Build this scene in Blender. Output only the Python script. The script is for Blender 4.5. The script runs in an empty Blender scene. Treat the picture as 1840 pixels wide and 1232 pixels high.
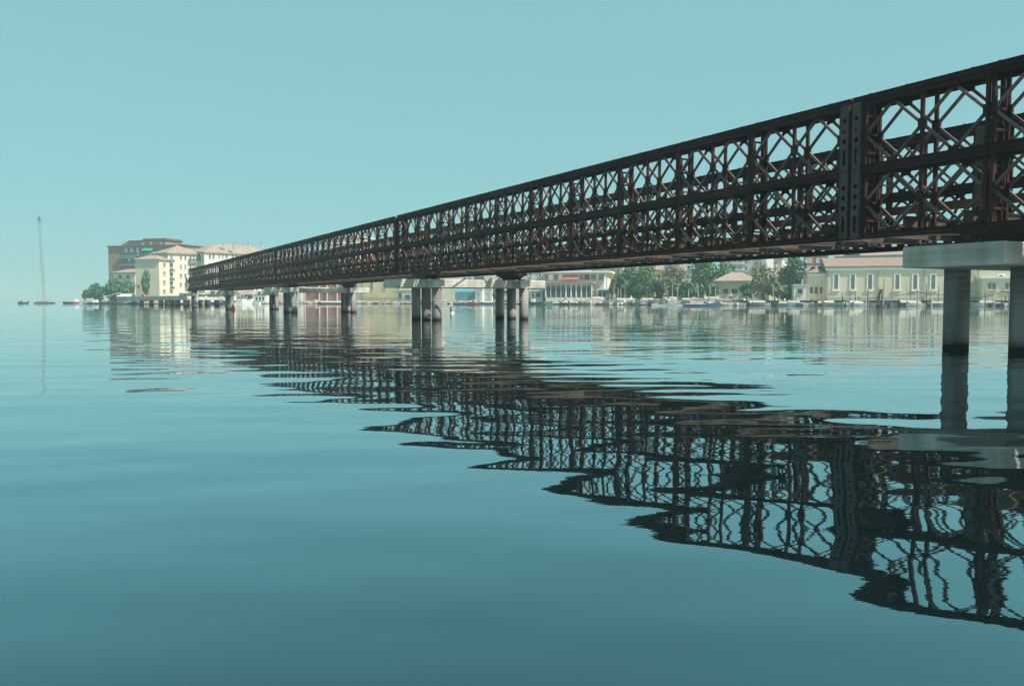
import bpy, math, random
from mathutils import Vector, Matrix
random.seed(7)
SC = bpy.context.scene
COL = SC.collection

# ------------------------------------------------------------------ camera
F, PITCH, CAMH = 1526.6, 0.04982, 1.011
cam_d = bpy.data.cameras.new("camera")
cam_d.sensor_width = 36.0
cam_d.lens = 36.0 * F / 1840.0
cam_d.clip_start = 0.1
cam_d.clip_end = 20000
cam = bpy.data.objects.new("camera", cam_d)
cam.location = (0, 0, CAMH)
cam.rotation_euler = (math.pi / 2 - PITCH, 0, 0)
COL.objects.link(cam)
SC.camera = cam

# ------------------------------------------------------------------ sky, sun, exposure
SUN_TO = Vector((0.85, -0.48, 1.17)).normalized()
SUN_EL = math.asin(SUN_TO.z)
SUN_ROT = math.atan2(SUN_TO.x, SUN_TO.y)
world = bpy.data.worlds.new("World")
SC.world = world
world.use_nodes = True
wn, wl = world.node_tree.nodes, world.node_tree.links
wn.clear()
w_out = wn.new("ShaderNodeOutputWorld")
w_bg = wn.new("ShaderNodeBackground")
w_sky = wn.new("ShaderNodeTexSky")
w_sky.sky_type = 'NISHITA'
w_sky.sun_disc = False
w_sky.sun_elevation = SUN_EL
w_sky.sun_rotation = SUN_ROT
w_sky.air_density = 1.0
w_sky.dust_density = 0.8
w_sky.ozone_density = 1.5
w_hs = wn.new("ShaderNodeHueSaturation")
w_hs.inputs["Saturation"].default_value = 0.78
w_mul = wn.new("ShaderNodeMixRGB")
w_mul.blend_type = 'MULTIPLY'
w_mul.inputs[0].default_value = 1.0
w_mul.inputs[2].default_value = (0.56, 1.05, 1.03, 1)      # the cyan cast of the film stock, same all round
wl.new(w_sky.outputs[0], w_hs.inputs["Color"])
wl.new(w_hs.outputs[0], w_mul.inputs[1])
w_flat = wn.new("ShaderNodeMixRGB")                          # a milky, hazy day: the clear-sky gradient is mostly veiled
w_flat.inputs[0].default_value = 0.84
w_flat.inputs[2].default_value = (1.42, 2.86, 3.02, 1)
wl.new(w_mul.outputs[0], w_flat.inputs[1])
wl.new(w_flat.outputs[0], w_bg.inputs[0])
w_bg.inputs[1].default_value = 0.10
wl.new(w_bg.outputs[0], w_out.inputs[0])

sun_d = bpy.data.lights.new("sun", 'SUN')
sun_d.energy = 4.8
sun_d.angle = math.radians(0.6)
sun_d.color = (1.0, 0.91, 0.79)
sun = bpy.data.objects.new("sun", sun_d)
sun.rotation_euler = SUN_TO.to_track_quat('Z', 'Y').to_euler()
sun.location = (60, 0, 60)
COL.objects.link(sun)

SC.view_settings.view_transform = 'Standard'
SC.view_settings.look = 'None'
SC.view_settings.gamma = 1.0
SC.view_settings.use_curve_mapping = False
SC.view_settings.exposure = 0.87
HAZE_DENSITY = 0.00075

# ------------------------------------------------------------------ helpers
CP, SP = math.cos(PITCH), math.sin(PITCH)

def P(px, py, Y):
    """photo pixel + distance -> world point"""
    dx, dy = (px - 920) / F, -(py - 616) / F
    d = Vector((dx, CP + dy * SP, dy * CP - SP))
    return Vector((0, 0, CAMH)) + d * (Y / d.y)

def water_at(px, py):
    dx, dy = (px - 920) / F, -(py - 616) / F
    d = Vector((dx, CP + dy * SP, dy * CP - SP))
    return Vector((0, 0, CAMH)) + d * (-CAMH / d.z)

def zat(py, Y):
    return P(920, py, Y).z

class MB:
    def __init__(self):
        self.v, self.f, self.m = [], [], []
    def add(self, verts, faces, mi=0):
        o = len(self.v)
        self.v += [tuple(p) for p in verts]
        for f in faces:
            self.f.append([i + o for i in f]); self.m.append(mi)
        return self
    def box(self, x0, y0, z0, x1, y1, z1, mi=0):
        return self.add([(x0,y0,z0),(x1,y0,z0),(x1,y1,z0),(x0,y1,z0),(x0,y0,z1),(x1,y0,z1),(x1,y1,z1),(x0,y1,z1)],
                        [(3,2,1,0),(4,5,6,7),(0,1,5,4),(1,2,6,5),(2,3,7,6),(3,0,4,7)], mi)
    def obox(self, o, ex, ey, ez, mi=0):
        """box from corner o with edge vectors"""
        o, ex, ey, ez = map(Vector, (o, ex, ey, ez))
        vs = [o, o+ex, o+ex+ey, o+ey, o+ez, o+ex+ez, o+ex+ey+ez, o+ey+ez]
        fs = [(3,2,1,0),(4,5,6,7),(0,1,5,4),(1,2,6,5),(2,3,7,6),(3,0,4,7)]
        if ex.cross(ey).dot(ez) < 0: fs = [f[::-1] for f in fs]
        return self.add(vs, fs, mi)
    def beam(self, a, b, w, h, up=(0,0,1), mi=0):
        a, b, up = Vector(a), Vector(b), Vector(up)
        d = (b - a); dn = d.normalized()
        s = dn.cross(up)
        if s.length < 1e-4: s = dn.cross(Vector((1,0,0)))
        s.normalize(); u = s.cross(dn).normalized()
        return self.obox(a - s*w/2 - u*h/2, s*w, d, u*h, mi)
    def cyl(self, a, b, r0, r1=None, n=10, mi=0, caps=True):
        a, b = Vector(a), Vector(b)
        if r1 is None: r1 = r0
        d = (b - a).normalized()
        s = d.cross(Vector((0,0,1)))
        if s.length < 1e-3: s = Vector((1,0,0))
        s.normalize(); u = d.cross(s).normalized()
        vs = []
        for k in range(n):
            t = 2*math.pi*k/n
            vs.append(a + (s*math.cos(t) + u*math.sin(t))*r0)
        for k in range(n):
            t = 2*math.pi*k/n
            vs.append(b + (s*math.cos(t) + u*math.sin(t))*r1)
        fs = [(k, (k+1) % n, n + (k+1) % n, n + k) for k in range(n)]
        if caps:
            fs += [tuple(range(n-1, -1, -1)), tuple(range(n, 2*n))]
        return self.add(vs, fs, mi)
    def prism(self, poly, ext, mi=0):
        poly = [Vector(p) for p in poly]; ext = Vector(ext); n = len(poly)
        vs = poly + [p + ext for p in poly]
        fs = [tuple(range(n-1, -1, -1)), tuple(range(n, 2*n))] + [(k, (k+1) % n, n+(k+1) % n, n+k) for k in range(n)]
        return self.add(vs, fs, mi)
    def blob(self, c, r, sq=(1,1,1), n=6, m=4, jit=0.18, rng=random, mi=0):
        vs, fs = [], []
        c = Vector(c)
        vs.append(c + Vector((0,0,r*sq[2])))
        for i in range(1, m):
            th = math.pi*i/m
            for k in range(n):
                ph = 2*math.pi*(k + 0.5*(i % 2))/n
                q = r*(1 + rng.uniform(-jit, jit))
                vs.append(c + Vector((q*sq[0]*math.sin(th)*math.cos(ph), q*sq[1]*math.sin(th)*math.sin(ph), q*sq[2]*math.cos(th))))
        vs.append(c - Vector((0,0,r*sq[2])))
        for k in range(n): fs.append((0, 1+k, 1+(k+1) % n))
        for i in range(m-2):
            for k in range(n):
                a = 1+i*n+k; b = 1+i*n+(k+1) % n
                fs.append((a, a+n, b+n, b))
        L = len(vs)-1
        for k in range(n): fs.append((L, 1+(m-2)*n+(k+1) % n, 1+(m-2)*n+k))
        return self.add(vs, fs, mi)
    def mesh(self, name, mats, smooth=False):
        me = bpy.data.meshes.new(name)
        me.from_pydata(self.v, [], self.f)
        if not isinstance(mats, (list, tuple)): mats = [mats]
        for m in mats: me.materials.append(m)
        if len(mats) > 1: me.polygons.foreach_set("material_index", self.m)
        if smooth: me.polygons.foreach_set("use_smooth", [True]*len(me.polygons))
        me.update()
        return me
    def build(self, name, mats, parent=None, loc=(0,0,0), smooth=False):
        return put(name, self.mesh(name, mats, smooth), parent, loc)

def put(name, me, parent=None, loc=(0,0,0), rotz=0.0):
    o = bpy.data.objects.new(name, me)
    o.location = loc
    if rotz: o.rotation_euler = (0, 0, rotz)
    if parent is not None: o.parent = parent
    COL.objects.link(o)
    return o

def empty(name, label, cat, loc=(0,0,0), rotz=0.0, group=None):
    o = bpy.data.objects.new(name, None)
    o.empty_display_size = 0.5
    o.location = loc; o.rotation_euler = (0, 0, rotz)
    COL.objects.link(o)
    return tag(o, label, cat, group)

def tag(o, label, cat, group=None):
    o["label"] = label; o["category"] = cat
    if group: o["group"] = group
    return o

def ordinal(n):
    return ["first","second","third","fourth","fifth","sixth","seventh","eighth","ninth","tenth","eleventh","twelfth",
            "thirteenth","fourteenth","fifteenth","sixteenth","seventeenth","eighteenth","nineteenth","twentieth"][n]

# ------------------------------------------------------------------ materials
MATS = {}
def mat(name, col, rough=0.8, var=0.15, scale=1.0, col2=None, bump=0.0, bscale=None, metal=0.0, detail=4.0, stretch=(1,1,1), island=0.0, spec=0.5, objrand=0.0):
    if name in MATS: return MATS[name]
    m = bpy.data.materials.new(name); m.use_nodes = True
    nt = m.node_tree; N, L = nt.nodes, nt.links
    b = N["Principled BSDF"]
    b.inputs["Roughness"].default_value = rough
    b.inputs["Metallic"].default_value = metal
    b.inputs["Specular IOR Level"].default_value = spec
    geo = N.new("ShaderNodeNewGeometry")
    mp = N.new("ShaderNodeVectorMath"); mp.operation = 'MULTIPLY'
    mp.inputs[1].default_value = stretch
    L.new(geo.outputs["Position"], mp.inputs[0])
    no = N.new("ShaderNodeTexNoise")
    no.inputs["Scale"].default_value = scale
    no.inputs["Detail"].default_value = detail
    no.inputs["Roughness"].default_value = 0.65
    L.new(mp.outputs[0], no.inputs["Vector"])
    rp = N.new("ShaderNodeValToRGB")
    c2 = col2 if col2 else tuple(c*(1-var) for c in col)
    c1 = col if col2 else tuple(min(1, c*(1+var)) for c in col)
    rp.color_ramp.elements[0].position = 0.32
    rp.color_ramp.elements[1].position = 0.68
    rp.color_ramp.elements[0].color = (*c2, 1)
    rp.color_ramp.elements[1].color = (*c1, 1)
    L.new(no.outputs["Fac"], rp.inputs[0])
    src = rp.outputs[0]
    if island > 0:
        hs = N.new("ShaderNodeHueSaturation")
        mr = N.new("ShaderNodeMapRange")
        mr.inputs["To Min"].default_value = 1 - island; mr.inputs["To Max"].default_value = 1 + island
        L.new(geo.outputs["Random Per Island"], mr.inputs["Value"])
        L.new(mr.outputs[0], hs.inputs["Value"])
        L.new(src, hs.inputs["Color"]); src = hs.outputs[0]
    if objrand > 0:                             # one member rustier or darker than the next
        oi = N.new("ShaderNodeObjectInfo"); h2 = N.new("ShaderNodeHueSaturation"); m2 = N.new("ShaderNodeMapRange")
        m2.inputs["To Min"].default_value = 1 - objrand; m2.inputs["To Max"].default_value = 1 + objrand
        L.new(oi.outputs["Random"], m2.inputs["Value"]); L.new(m2.outputs[0], h2.inputs["Value"])
        L.new(src, h2.inputs["Color"]); src = h2.outputs[0]
    L.new(src, b.inputs["Base Color"])
    if bump > 0:
        bn = N.new("ShaderNodeTexNoise")
        bn.inputs["Scale"].default_value = bscale or scale*6
        bn.inputs["Detail"].default_value = 5
        L.new(geo.outputs["Position"], bn.inputs["Vector"])
        bp = N.new("ShaderNodeBump"); bp.inputs["Strength"].default_value = 1.0
        bp.inputs["Distance"].default_value = bump
        L.new(bn.outputs["Fac"], bp.inputs["Height"])
        L.new(bp.outputs[0], b.inputs["Normal"])
    MATS[name] = m
    return m

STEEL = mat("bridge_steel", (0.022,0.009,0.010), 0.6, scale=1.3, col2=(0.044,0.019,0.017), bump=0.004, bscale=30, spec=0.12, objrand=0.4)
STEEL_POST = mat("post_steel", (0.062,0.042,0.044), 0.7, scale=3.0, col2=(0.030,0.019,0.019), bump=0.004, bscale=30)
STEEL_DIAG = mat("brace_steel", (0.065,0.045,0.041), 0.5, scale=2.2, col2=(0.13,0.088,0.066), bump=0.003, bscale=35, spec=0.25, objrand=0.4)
RUST = mat("rusty_kerb", (0.16,0.055,0.03), 0.8, scale=3.0, col2=(0.07,0.03,0.022))
TIMBER = mat("deck_timber", (0.17,0.125,0.07), 0.85, scale=2.0, col2=(0.08,0.06,0.04), island=0.3)
TRANSOM = mat("transom_steel", (0.085,0.055,0.035), 0.65, scale=3.0, col2=(0.028,0.018,0.014))
GLASS_DARK = mat("window_glass", (0.028,0.036,0.042), 0.12, var=0.3, scale=0.7)
WHITE = mat("white_paint", (0.74,0.74,0.70), 0.6, var=0.06, scale=1.0)
FRAMEW = mat("window_frame_paint", (0.62,0.60,0.54), 0.6, var=0.08, scale=1.0)
SHUTTER = mat("shutter_grey", (0.16,0.18,0.17), 0.7, var=0.25, scale=0.6)
SHUTTER_BR = mat("shutter_brown", (0.13,0.065,0.05), 0.7, var=0.25, scale=0.6)
TILE = mat("roof_tile", (0.25,0.18,0.145), 0.85, scale=0.8, col2=(0.18,0.135,0.115), bump=0.03, bscale=3.0)
TILE_PALE = mat("roof_tile_pale", (0.31,0.235,0.19), 0.85, scale=0.9, col2=(0.225,0.175,0.145), bump=0.03, bscale=3.0)
BRICK = mat("brick_wall", (0.27,0.165,0.125), 0.85, var=0.16, scale=0.9)
BEIGE = mat("beige_render", (0.52,0.48,0.36), 0.85, var=0.08, scale=0.35)
YELLOW = mat("yellow_render", (0.60,0.49,0.27), 0.85, var=0.09, scale=0.3)
YELLOW_PALE = mat("pale_yellow_render", (0.58,0.53,0.39), 0.85, var=0.08, scale=0.3)
CREAM = mat("cream_render", (0.56,0.53,0.42), 0.85, var=0.08, scale=0.35)
OFFWHITE = mat("offwhite_render", (0.58,0.57,0.51), 0.85, var=0.08, scale=0.35)
GREYWALL = mat("grey_render", (0.38,0.39,0.37), 0.85, var=0.12, scale=0.35)
REDWALL = mat("red_render", (0.27,0.11,0.095), 0.85, var=0.15, scale=0.4)
PINKWALL = mat("pink_render", (0.52,0.27,0.21), 0.85, var=0.12, scale=0.35)
AWNING = mat("green_awning", (0.03,0.25,0.21), 0.8, var=0.2, scale=0.8)
TARP = mat("blue_tarp", (0.06,0.24,0.28), 0.75, var=0.2, scale=0.5)
BALC = mat("balcony_rail", (0.06,0.085,0.095), 0.7, var=0.3, scale=0.8)
WOOD = mat("weathered_wood", (0.16,0.125,0.095), 0.9, var=0.3, scale=2.0, stretch=(1,1,0.2))
WOOD_PALE = mat("bleached_wood", (0.36,0.33,0.28), 0.9, var=0.2, scale=2.0)
WOOD_DARK = mat("dark_wet_wood", (0.045,0.034,0.028), 0.8, var=0.3, scale=2.0)
STONE = mat("pale_stone", (0.36,0.34,0.29), 0.9, scale=1.5, col2=(0.20,0.19,0.17), bump=0.04, bscale=5, island=0.35)
GROUND = mat("quay_ground", (0.27,0.24,0.19), 0.95, scale=0.4, col2=(0.17,0.155,0.12), bump=0.04, bscale=2)
BARK = mat("bark", (0.10,0.075,0.055), 0.9, var=0.3, scale=3)
BLUE_HULL = mat("blue_hull", (0.014,0.045,0.12), 0.5, var=0.2, scale=1.5)
DARK_HULL = mat("dark_hull", (0.02,0.022,0.028), 0.5, var=0.3, scale=1.5)
WHITE_HULL = mat("white_hull", (0.66,0.66,0.61), 0.5, var=0.08, scale=1.5)
RED_HULL = mat("red_hull", (0.30,0.05,0.035), 0.5, var=0.2, scale=1.5)
GREEN_HULL = mat("green_hull", (0.03,0.10,0.075), 0.5, var=0.2, scale=1.5)
REDPAINT = mat("red_paint", (0.50,0.03,0.035), 0.5, var=0.15, scale=2)
METALGREY = mat("grey_metal", (0.20,0.21,0.22), 0.5, var=0.2, scale=1.0)

COVER = mat("boat_cover", (0.36,0.355,0.32), 0.8, scale=1.5, col2=(0.24,0.24,0.22))
OLD_HULL = mat("faded_hull", (0.44,0.43,0.39), 0.7, scale=1.2, col2=(0.28,0.29,0.28))
GREY_HULL = mat("grey_hull", (0.22,0.25,0.26), 0.7, var=0.2, scale=1.2)

def leaf_mat(name, c1, c2):
    return mat(name, c1, 0.75, scale=0.45, col2=c2, island=0.28, spec=0.3)
LEAF_DARK = leaf_mat("leaf_dark", (0.055,0.125,0.060), (0.028,0.075,0.042))
LEAF_MID = leaf_mat("leaf_mid", (0.085,0.185,0.080), (0.045,0.115,0.058))
LEAF_LIGHT = leaf_mat("leaf_light", (0.17,0.225,0.085), (0.095,0.140,0.060))
LEAF_OLIVE = leaf_mat("leaf_olive", (0.19,0.20,0.11), (0.11,0.13,0.075))
LEAF_BROWN = leaf_mat("leaf_brown", (0.21,0.165,0.13), (0.12,0.10,0.085))

def concrete(name, wet):
    m = bpy.data.materials.new(name); m.use_nodes = True
    nt = m.node_tree; N, L = nt.nodes, nt.links
    b = N["Principled BSDF"]; b.inputs["Roughness"].default_value = 0.85
    geo = N.new("ShaderNodeNewGeometry")
    n1 = N.new("ShaderNodeTexNoise"); n1.inputs["Scale"].default_value = 1.1; n1.inputs["Detail"].default_value = 6
    st = N.new("ShaderNodeVectorMath"); st.operation = 'MULTIPLY'; st.inputs[1].default_value = (1.6,1.6,0.5) if wet else (0.5,0.5,2.2)
    L.new(geo.outputs["Position"], st.inputs[0]); L.new(st.outputs[0], n1.inputs["Vector"])
    rp = N.new("ShaderNodeValToRGB")
    rp.color_ramp.elements[0].position = 0.3; rp.color_ramp.elements[1].position = 0.7
    rp.color_ramp.elements[0].color = (0.095,0.09,0.09,1) if wet else (0.30,0.29,0.26,1)
    rp.color_ramp.elements[1].color = (0.255,0.25,0.24,1) if wet else (0.52,0.505,0.455,1)
    L.new(n1.outputs["Fac"], rp.inputs[0])
    col = rp.outputs[0]
    sep = N.new("ShaderNodeSeparateXYZ"); L.new(geo.outputs["Position"], sep.inputs[0])
    # board marks of the shuttering
    wv = N.new("ShaderNodeTexWave"); wv.wave_type = 'BANDS'; wv.bands_direction = 'Z'
    wv.inputs["Scale"].default_value = 2.3; wv.inputs["Distortion"].default_value = 1.2; wv.inputs["Detail"].default_value = 2
    L.new(geo.outputs["Position"], wv.inputs["Vector"])
    bp = N.new("ShaderNodeBump"); bp.inputs["Distance"].default_value = 0.006
    n2 = N.new("ShaderNodeTexNoise"); n2.inputs["Scale"].default_value = 14; n2.inputs["Detail"].default_value = 5
    L.new(geo.outputs["Position"], n2.inputs["Vector"])
    ad = N.new("ShaderNodeMath"); ad.operation = 'ADD'
    L.new(wv.outputs["Fac"], ad.inputs[0]); L.new(n2.outputs["Fac"], ad.inputs[1])
    L.new(ad.outputs[0], bp.inputs["Height"]); L.new(bp.outputs[0], b.inputs["Normal"])
    # drip stains running down, and paler lime patches
    ds = N.new("ShaderNodeVectorMath"); ds.operation = 'MULTIPLY'; ds.inputs[1].default_value = (2.6, 2.6, 0.4)
    dn = N.new("ShaderNodeTexNoise"); dn.inputs["Scale"].default_value = 0.8; dn.inputs["Detail"].default_value = 5
    L.new(geo.outputs["Position"], ds.inputs[0]); L.new(ds.outputs[0], dn.inputs["Vector"])
    dr = N.new("ShaderNodeValToRGB"); dr.color_ramp.elements[0].position = 0.36; dr.color_ramp.elements[1].position = 0.60
    dr.color_ramp.elements[0].color = (0.50,0.46,0.43,1); dr.color_ramp.elements[1].color = (1,1,1,1)
    L.new(dn.outputs["Fac"], dr.inputs[0])
    dm = N.new("ShaderNodeMixRGB"); dm.blend_type = 'MULTIPLY'; dm.inputs[0].default_value = 0.6
    L.new(col, dm.inputs[1]); L.new(dr.outputs[0], dm.inputs[2]); col = dm.outputs[0]
    if wet:       # tide mark: dark weed and wet band just over the water, ragged
        nz = N.new("ShaderNodeTexNoise"); nz.inputs["Scale"].default_value = 5; nz.inputs["Detail"].default_value = 4
        L.new(geo.outputs["Position"], nz.inputs["Vector"])
        a = N.new("ShaderNodeMath"); a.operation = 'MULTIPLY_ADD'; a.inputs[1].default_value = -0.14
        L.new(nz.outputs["Fac"], a.inputs[0]); L.new(sep.outputs["Z"], a.inputs[2])
        r2 = N.new("ShaderNodeValToRGB")
        r2.color_ramp.elements[0].position = 0.0; r2.color_ramp.elements[0].color = (0.018,0.012,0.010,1)
        r2.color_ramp.elements[1].position = 0.27; r2.color_ramp.elements[1].color = (1,1,1,1)
        e = r2.color_ramp.elements.new(0.025); e.color = (0.06,0.04,0.035,1)
        e = r2.color_ramp.elements.new(0.05); e.color = (0.36,0.31,0.29,1)
        e = r2.color_ramp.elements.new(0.13); e.color = (0.72,0.67,0.65,1)
        L.new(a.outputs[0], r2.inputs[0])
        mx = N.new("ShaderNodeMixRGB"); mx.blend_type = 'MULTIPLY'; mx.inputs[0].default_value = 1
        L.new(col, mx.inputs[1]); L.new(r2.outputs[0], mx.inputs[2]); col = mx.outputs[0]
    L.new(col, b.inputs["Base Color"])
    return m
CONC = concrete("cap_concrete", False)
CONC_WET = concrete("column_concrete", True)

def water_mat():
    m = bpy.data.materials.new("calm_lagoon_water"); m.use_nodes = True
    nt = m.node_tree; N, L = nt.nodes, nt.links
    geo = N.new("ShaderNodeNewGeometry")
    def noise(scale, sx, sy, rot, detail, rough=0.5):
        mp = N.new("ShaderNodeMapping"); mp.inputs["Rotation"].default_value = (0,0,rot)
        mp.inputs["Scale"].default_value = (sx, sy, 1)
        L.new(geo.outputs["Position"], mp.inputs["Vector"])
        n = N.new("ShaderNodeTexNoise"); n.inputs["Scale"].default_value = scale
        n.inputs["Detail"].default_value = detail; n.inputs["Roughness"].default_value = rough
        L.new(mp.outputs[0], n.inputs["Vector"])
        return n.outputs["Fac"]
    def math_(op, a, c, d=None):
        x = N.new("ShaderNodeMath"); x.operation = op
        for i, q in enumerate((a, c, d)):
            if q is None: continue
            if isinstance(q, (int, float)): x.inputs[i].default_value = q
            else: L.new(q, x.inputs[i])
        return x.outputs[0]
    swell = noise(0.45, 0.45, 1.0, 0.10, 0.0)
    wave = noise(1.65, 0.50, 1.0, -0.08, 0.0)
    rip = noise(3.6, 0.6, 1.0, 0.12, 0.0)
    fine = noise(8.0, 0.5, 1.0, -0.2, 2.0)
    patch = noise(0.028, 0.35, 1.0, 0.05, 2.0)
    pr = N.new("ShaderNodeMapRange"); pr.inputs["From Min"].default_value = 0.54; pr.inputs["From Max"].default_value = 0.68
    L.new(patch, pr.inputs["Value"])
    # a cat's paw of wind on the water beside the second pier
    pm = N.new("ShaderNodeMapping"); pm.inputs["Location"].default_value = (0.36, -5.1, 0); pm.inputs["Scale"].default_value = (1/26, 1/8, 1)
    wob = N.new("ShaderNodeTexNoise"); wob.inputs["Scale"].default_value = 0.25; wob.inputs["Detail"].default_value = 3
    L.new(geo.outputs["Position"], wob.inputs["Vector"]); L.new(geo.outputs["Position"], pm.inputs["Vector"])
    ln_ = N.new("ShaderNodeVectorMath"); ln_.operation = 'LENGTH'; L.new(pm.outputs[0], ln_.inputs[0])
    pw = N.new("ShaderNodeMapRange"); pw.inputs["From Min"].default_value = 1.25; pw.inputs["From Max"].default_value = 0.75
    L.new(math_('MULTIPLY_ADD', wob.outputs["Fac"], 0.6, math_('SUBTRACT', ln_.outputs["Value"], 0.3)), pw.inputs["Value"])
    msk = math_('MAXIMUM', pr.outputs[0], pw.outputs[0])
    h = math_('MULTIPLY', swell, 0.026)
    h = math_('MULTIPLY_ADD', wave, 0.0115, h)
    h = math_('MULTIPLY_ADD', rip, 0.0018, h)
    tiny = noise(16.0, 0.8, 1.0, 0.5, 2.0)
    h = math_('MULTIPLY_ADD', tiny, 0.00011, h)
    ruff = math_('MULTIPLY', fine, msk)
    h = math_('MULTIPLY_ADD', ruff, 0.0045, h)
    bp = N.new("ShaderNodeBump"); bp.inputs["Strength"].default_value = 1.0
    bp.inputs["Distance"].default_value = 1.0
    L.new(h, bp.inputs["Height"])
    # still water: dark green-blue body under a mirror whose strength falls with steeper view (Fresnel curve)
    N.remove(N["Principled BSDF"])
    body = N.new("ShaderNodeBsdfDiffuse"); body.inputs["Color"].default_value = (0.004,0.009,0.010,1)
    gl = N.new("ShaderNodeBsdfGlossy"); gl.inputs["Roughness"].default_value = 0.012
    L.new(bp.outputs[0], gl.inputs["Normal"])
    dt = N.new("ShaderNodeVectorMath"); dt.operation = 'DOT_PRODUCT'
    L.new(bp.outputs[0], dt.inputs[0]); L.new(geo.outputs["Incoming"], dt.inputs[1])
    c1 = math_('SUBTRACT', 1.0, math_('ABSOLUTE', dt.outputs["Value"], None)); c1 = math_('MAXIMUM', c1, 0.0)
    fr = math_('MULTIPLY_ADD', math_('POWER', c1, 2.6), 0.95, 0.05)
    tint = N.new("ShaderNodeMixRGB"); L.new(fr, tint.inputs[0])
    tint.inputs[1].default_value = (0.43,0.93,1.04,1); tint.inputs[2].default_value = (0.98,1.0,1.0,1)
    L.new(tint.outputs[0], gl.inputs["Color"])
    mx = N.new("ShaderNodeMixShader"); L.new(fr, mx.inputs[0]); L.new(body.outputs[0], mx.inputs[1]); L.new(gl.outputs[0], mx.inputs[2])
    L.new(mx.outputs[0], N["Material Output"].inputs["Surface"])
    return m
WATER = water_mat()

# ------------------------------------------------------------------ setting: water, land
w = MB(); w.add([(-5200,-300,0),(5200,-300,0),(5200,9000,0),(-5200,9000,0)], [(0,1,2,3)])
wo = w.build("water", WATER); wo["kind"] = "structure"

SHORE = [(2400,552.0),(1840,550.7),(1640,550.2),(1450,549.6),(1250,548.9),(1050,547.7),(850,546.3),(650,545.75),
         (500,545.9),(350,546.5),(250,546.5),(190,546.2),(148,545.9)]
SH = [water_at(*p) for p in SHORE]
def shore_y(px):
    for (a, A), (b, B) in zip(zip(SHORE, SH), zip(SHORE[1:], SH[1:])):
        if b[0] <= px <= a[0]:
            t = (px - a[0])/(b[0] - a[0])
            return A.y + (B.y - A.y)*t
    return SH[-1].y
front = [Vector((p.x, p.y, 0)) for p in SH]
inner = [Vector((p.x*(1 + 3.0/p.y), p.y + 3.0, 0.95)) for p in SH]
backl = Vector((-215, 470, 0.95)); backr = Vector((900, 560, 0.95)); rr = Vector((900, 170, 0.95))
g = MB()
n = len(front)
vs = [p + Vector((0,0,-1)) for p in front] + [p + Vector((0,0,0.25)) for p in front] + inner + [backl, backr, rr]
fs = []
for i in range(n-1):
    fs.append((i, i+1, n+i+1, n+i)); fs.append((n+i, n+i+1, 2*n+i+1, 2*n+i))
fs.append(tuple(list(range(2*n, 3*n)) + [3*n, 3*n+1, 3*n+2]))
fs.append((n-1, 3*n, 2*n-1)); fs.append((2*n-1, 3*n, 3*n-1))
g.add(vs, [f[::-1] for f in fs])
g.m = [1 if i < 2*(n-1) and i % 2 == 0 else 0 for i in range(len(g.f))]
go = g.build("ground", [GROUND, WOOD_DARK]); go["kind"] = "structure"

# ------------------------------------------------------------------ the steel bridge
UX, UY = -0.46393, 0.88587                      # direction of the bridge, away from the camera
B_O = Vector((7.815, 20.25, CAMH + 1.4536))     # foot of the outer near truss at a panel joint
B_ROT = math.atan2(UY, UX)
bridge = empty("truss_bridge", "long dark steel lattice bridge on concrete piers crossing the calm water", "bridge", B_O, B_ROT)
PL, PH = 3.048, 1.55
YT = [0.0, -0.46, -5.0, -5.46]                  # outer near, inner near, inner far, outer far

def panel_frame(mb, x0=0.0, y0=0.0, z0=0.0):
    for zz in (0.0, PH - 0.105):                # chords: two channels back to back with flanges
        for s in (-1, 1):
            ya, yb = sorted((s*0.035, s*0.050))
            mb.box(x0+0.01, y0+ya, z0+zz, x0+PL-0.01, y0+yb, z0+zz+0.105)
            ya, yb = sorted((s*0.050, s*0.088))
            mb.box(x0+0.01, y0+ya, z0+zz, x0+PL-0.01, y0+yb, z0+zz+0.016)
            mb.box(x0+0.01, y0+ya, z0+zz+0.089, x0+PL-0.01, y0+yb, z0+zz+0.105)
    for xc in (0.06, PL/2, PL-0.06):            # uprights
        mb.box(x0+xc-0.038, y0-0.032, z0+0.105, x0+xc+0.038, y0+0.032, z0+PH-0.105)
        mb.box(x0+xc-0.085, y0-0.042, z0+PH/2-0.12, x0+xc+0.085, y0+0.042, z0+PH/2+0.12)
    for xc in (0.787, PL-0.787):                # plates where the braces meet the chords
        mb.box(x0+xc-0.11, y0-0.030, z0+PH-0.20, x0+xc+0.11, y0+0.030, z0+PH-0.106)
        mb.box(x0+xc-0.11, y0-0.030, z0+0.106, x0+xc+0.11, y0+0.030, z0+0.19)

def brace_ends():
    r = []
    for xl, xm, xr in ((0.06, 0.787, PL/2), (PL/2, PL-0.787, PL-0.06)):
        r += [((xl, 0, PH/2), (xm, 0, PH-0.11)), ((xm, 0, PH-0.11), (xr, 0, PH/2)),
              ((xr, 0, PH/2), (xm, 0, 0.11)), ((xm, 0, 0.11), (xl, 0, PH/2))]
    return r
BR = brace_ends()
def panel_braces(mb, x0=0.0, y0=0.0, z0=0.0, mi=0):
    o = Vector((x0, y0, z0))
    for a, b in BR:
        mb.beam(o+Vector(a), o+Vector(b), 0.052, 0.058, (0,0,1), mi)

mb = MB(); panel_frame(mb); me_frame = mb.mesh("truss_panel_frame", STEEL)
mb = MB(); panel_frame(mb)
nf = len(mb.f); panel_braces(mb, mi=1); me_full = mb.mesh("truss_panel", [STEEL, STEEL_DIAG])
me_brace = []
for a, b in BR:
    mb = MB(); mb.beam(a, b, 0.052, 0.058); me_brace.append(mb.mesh("diagonal_brace", STEEL_DIAG))

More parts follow.
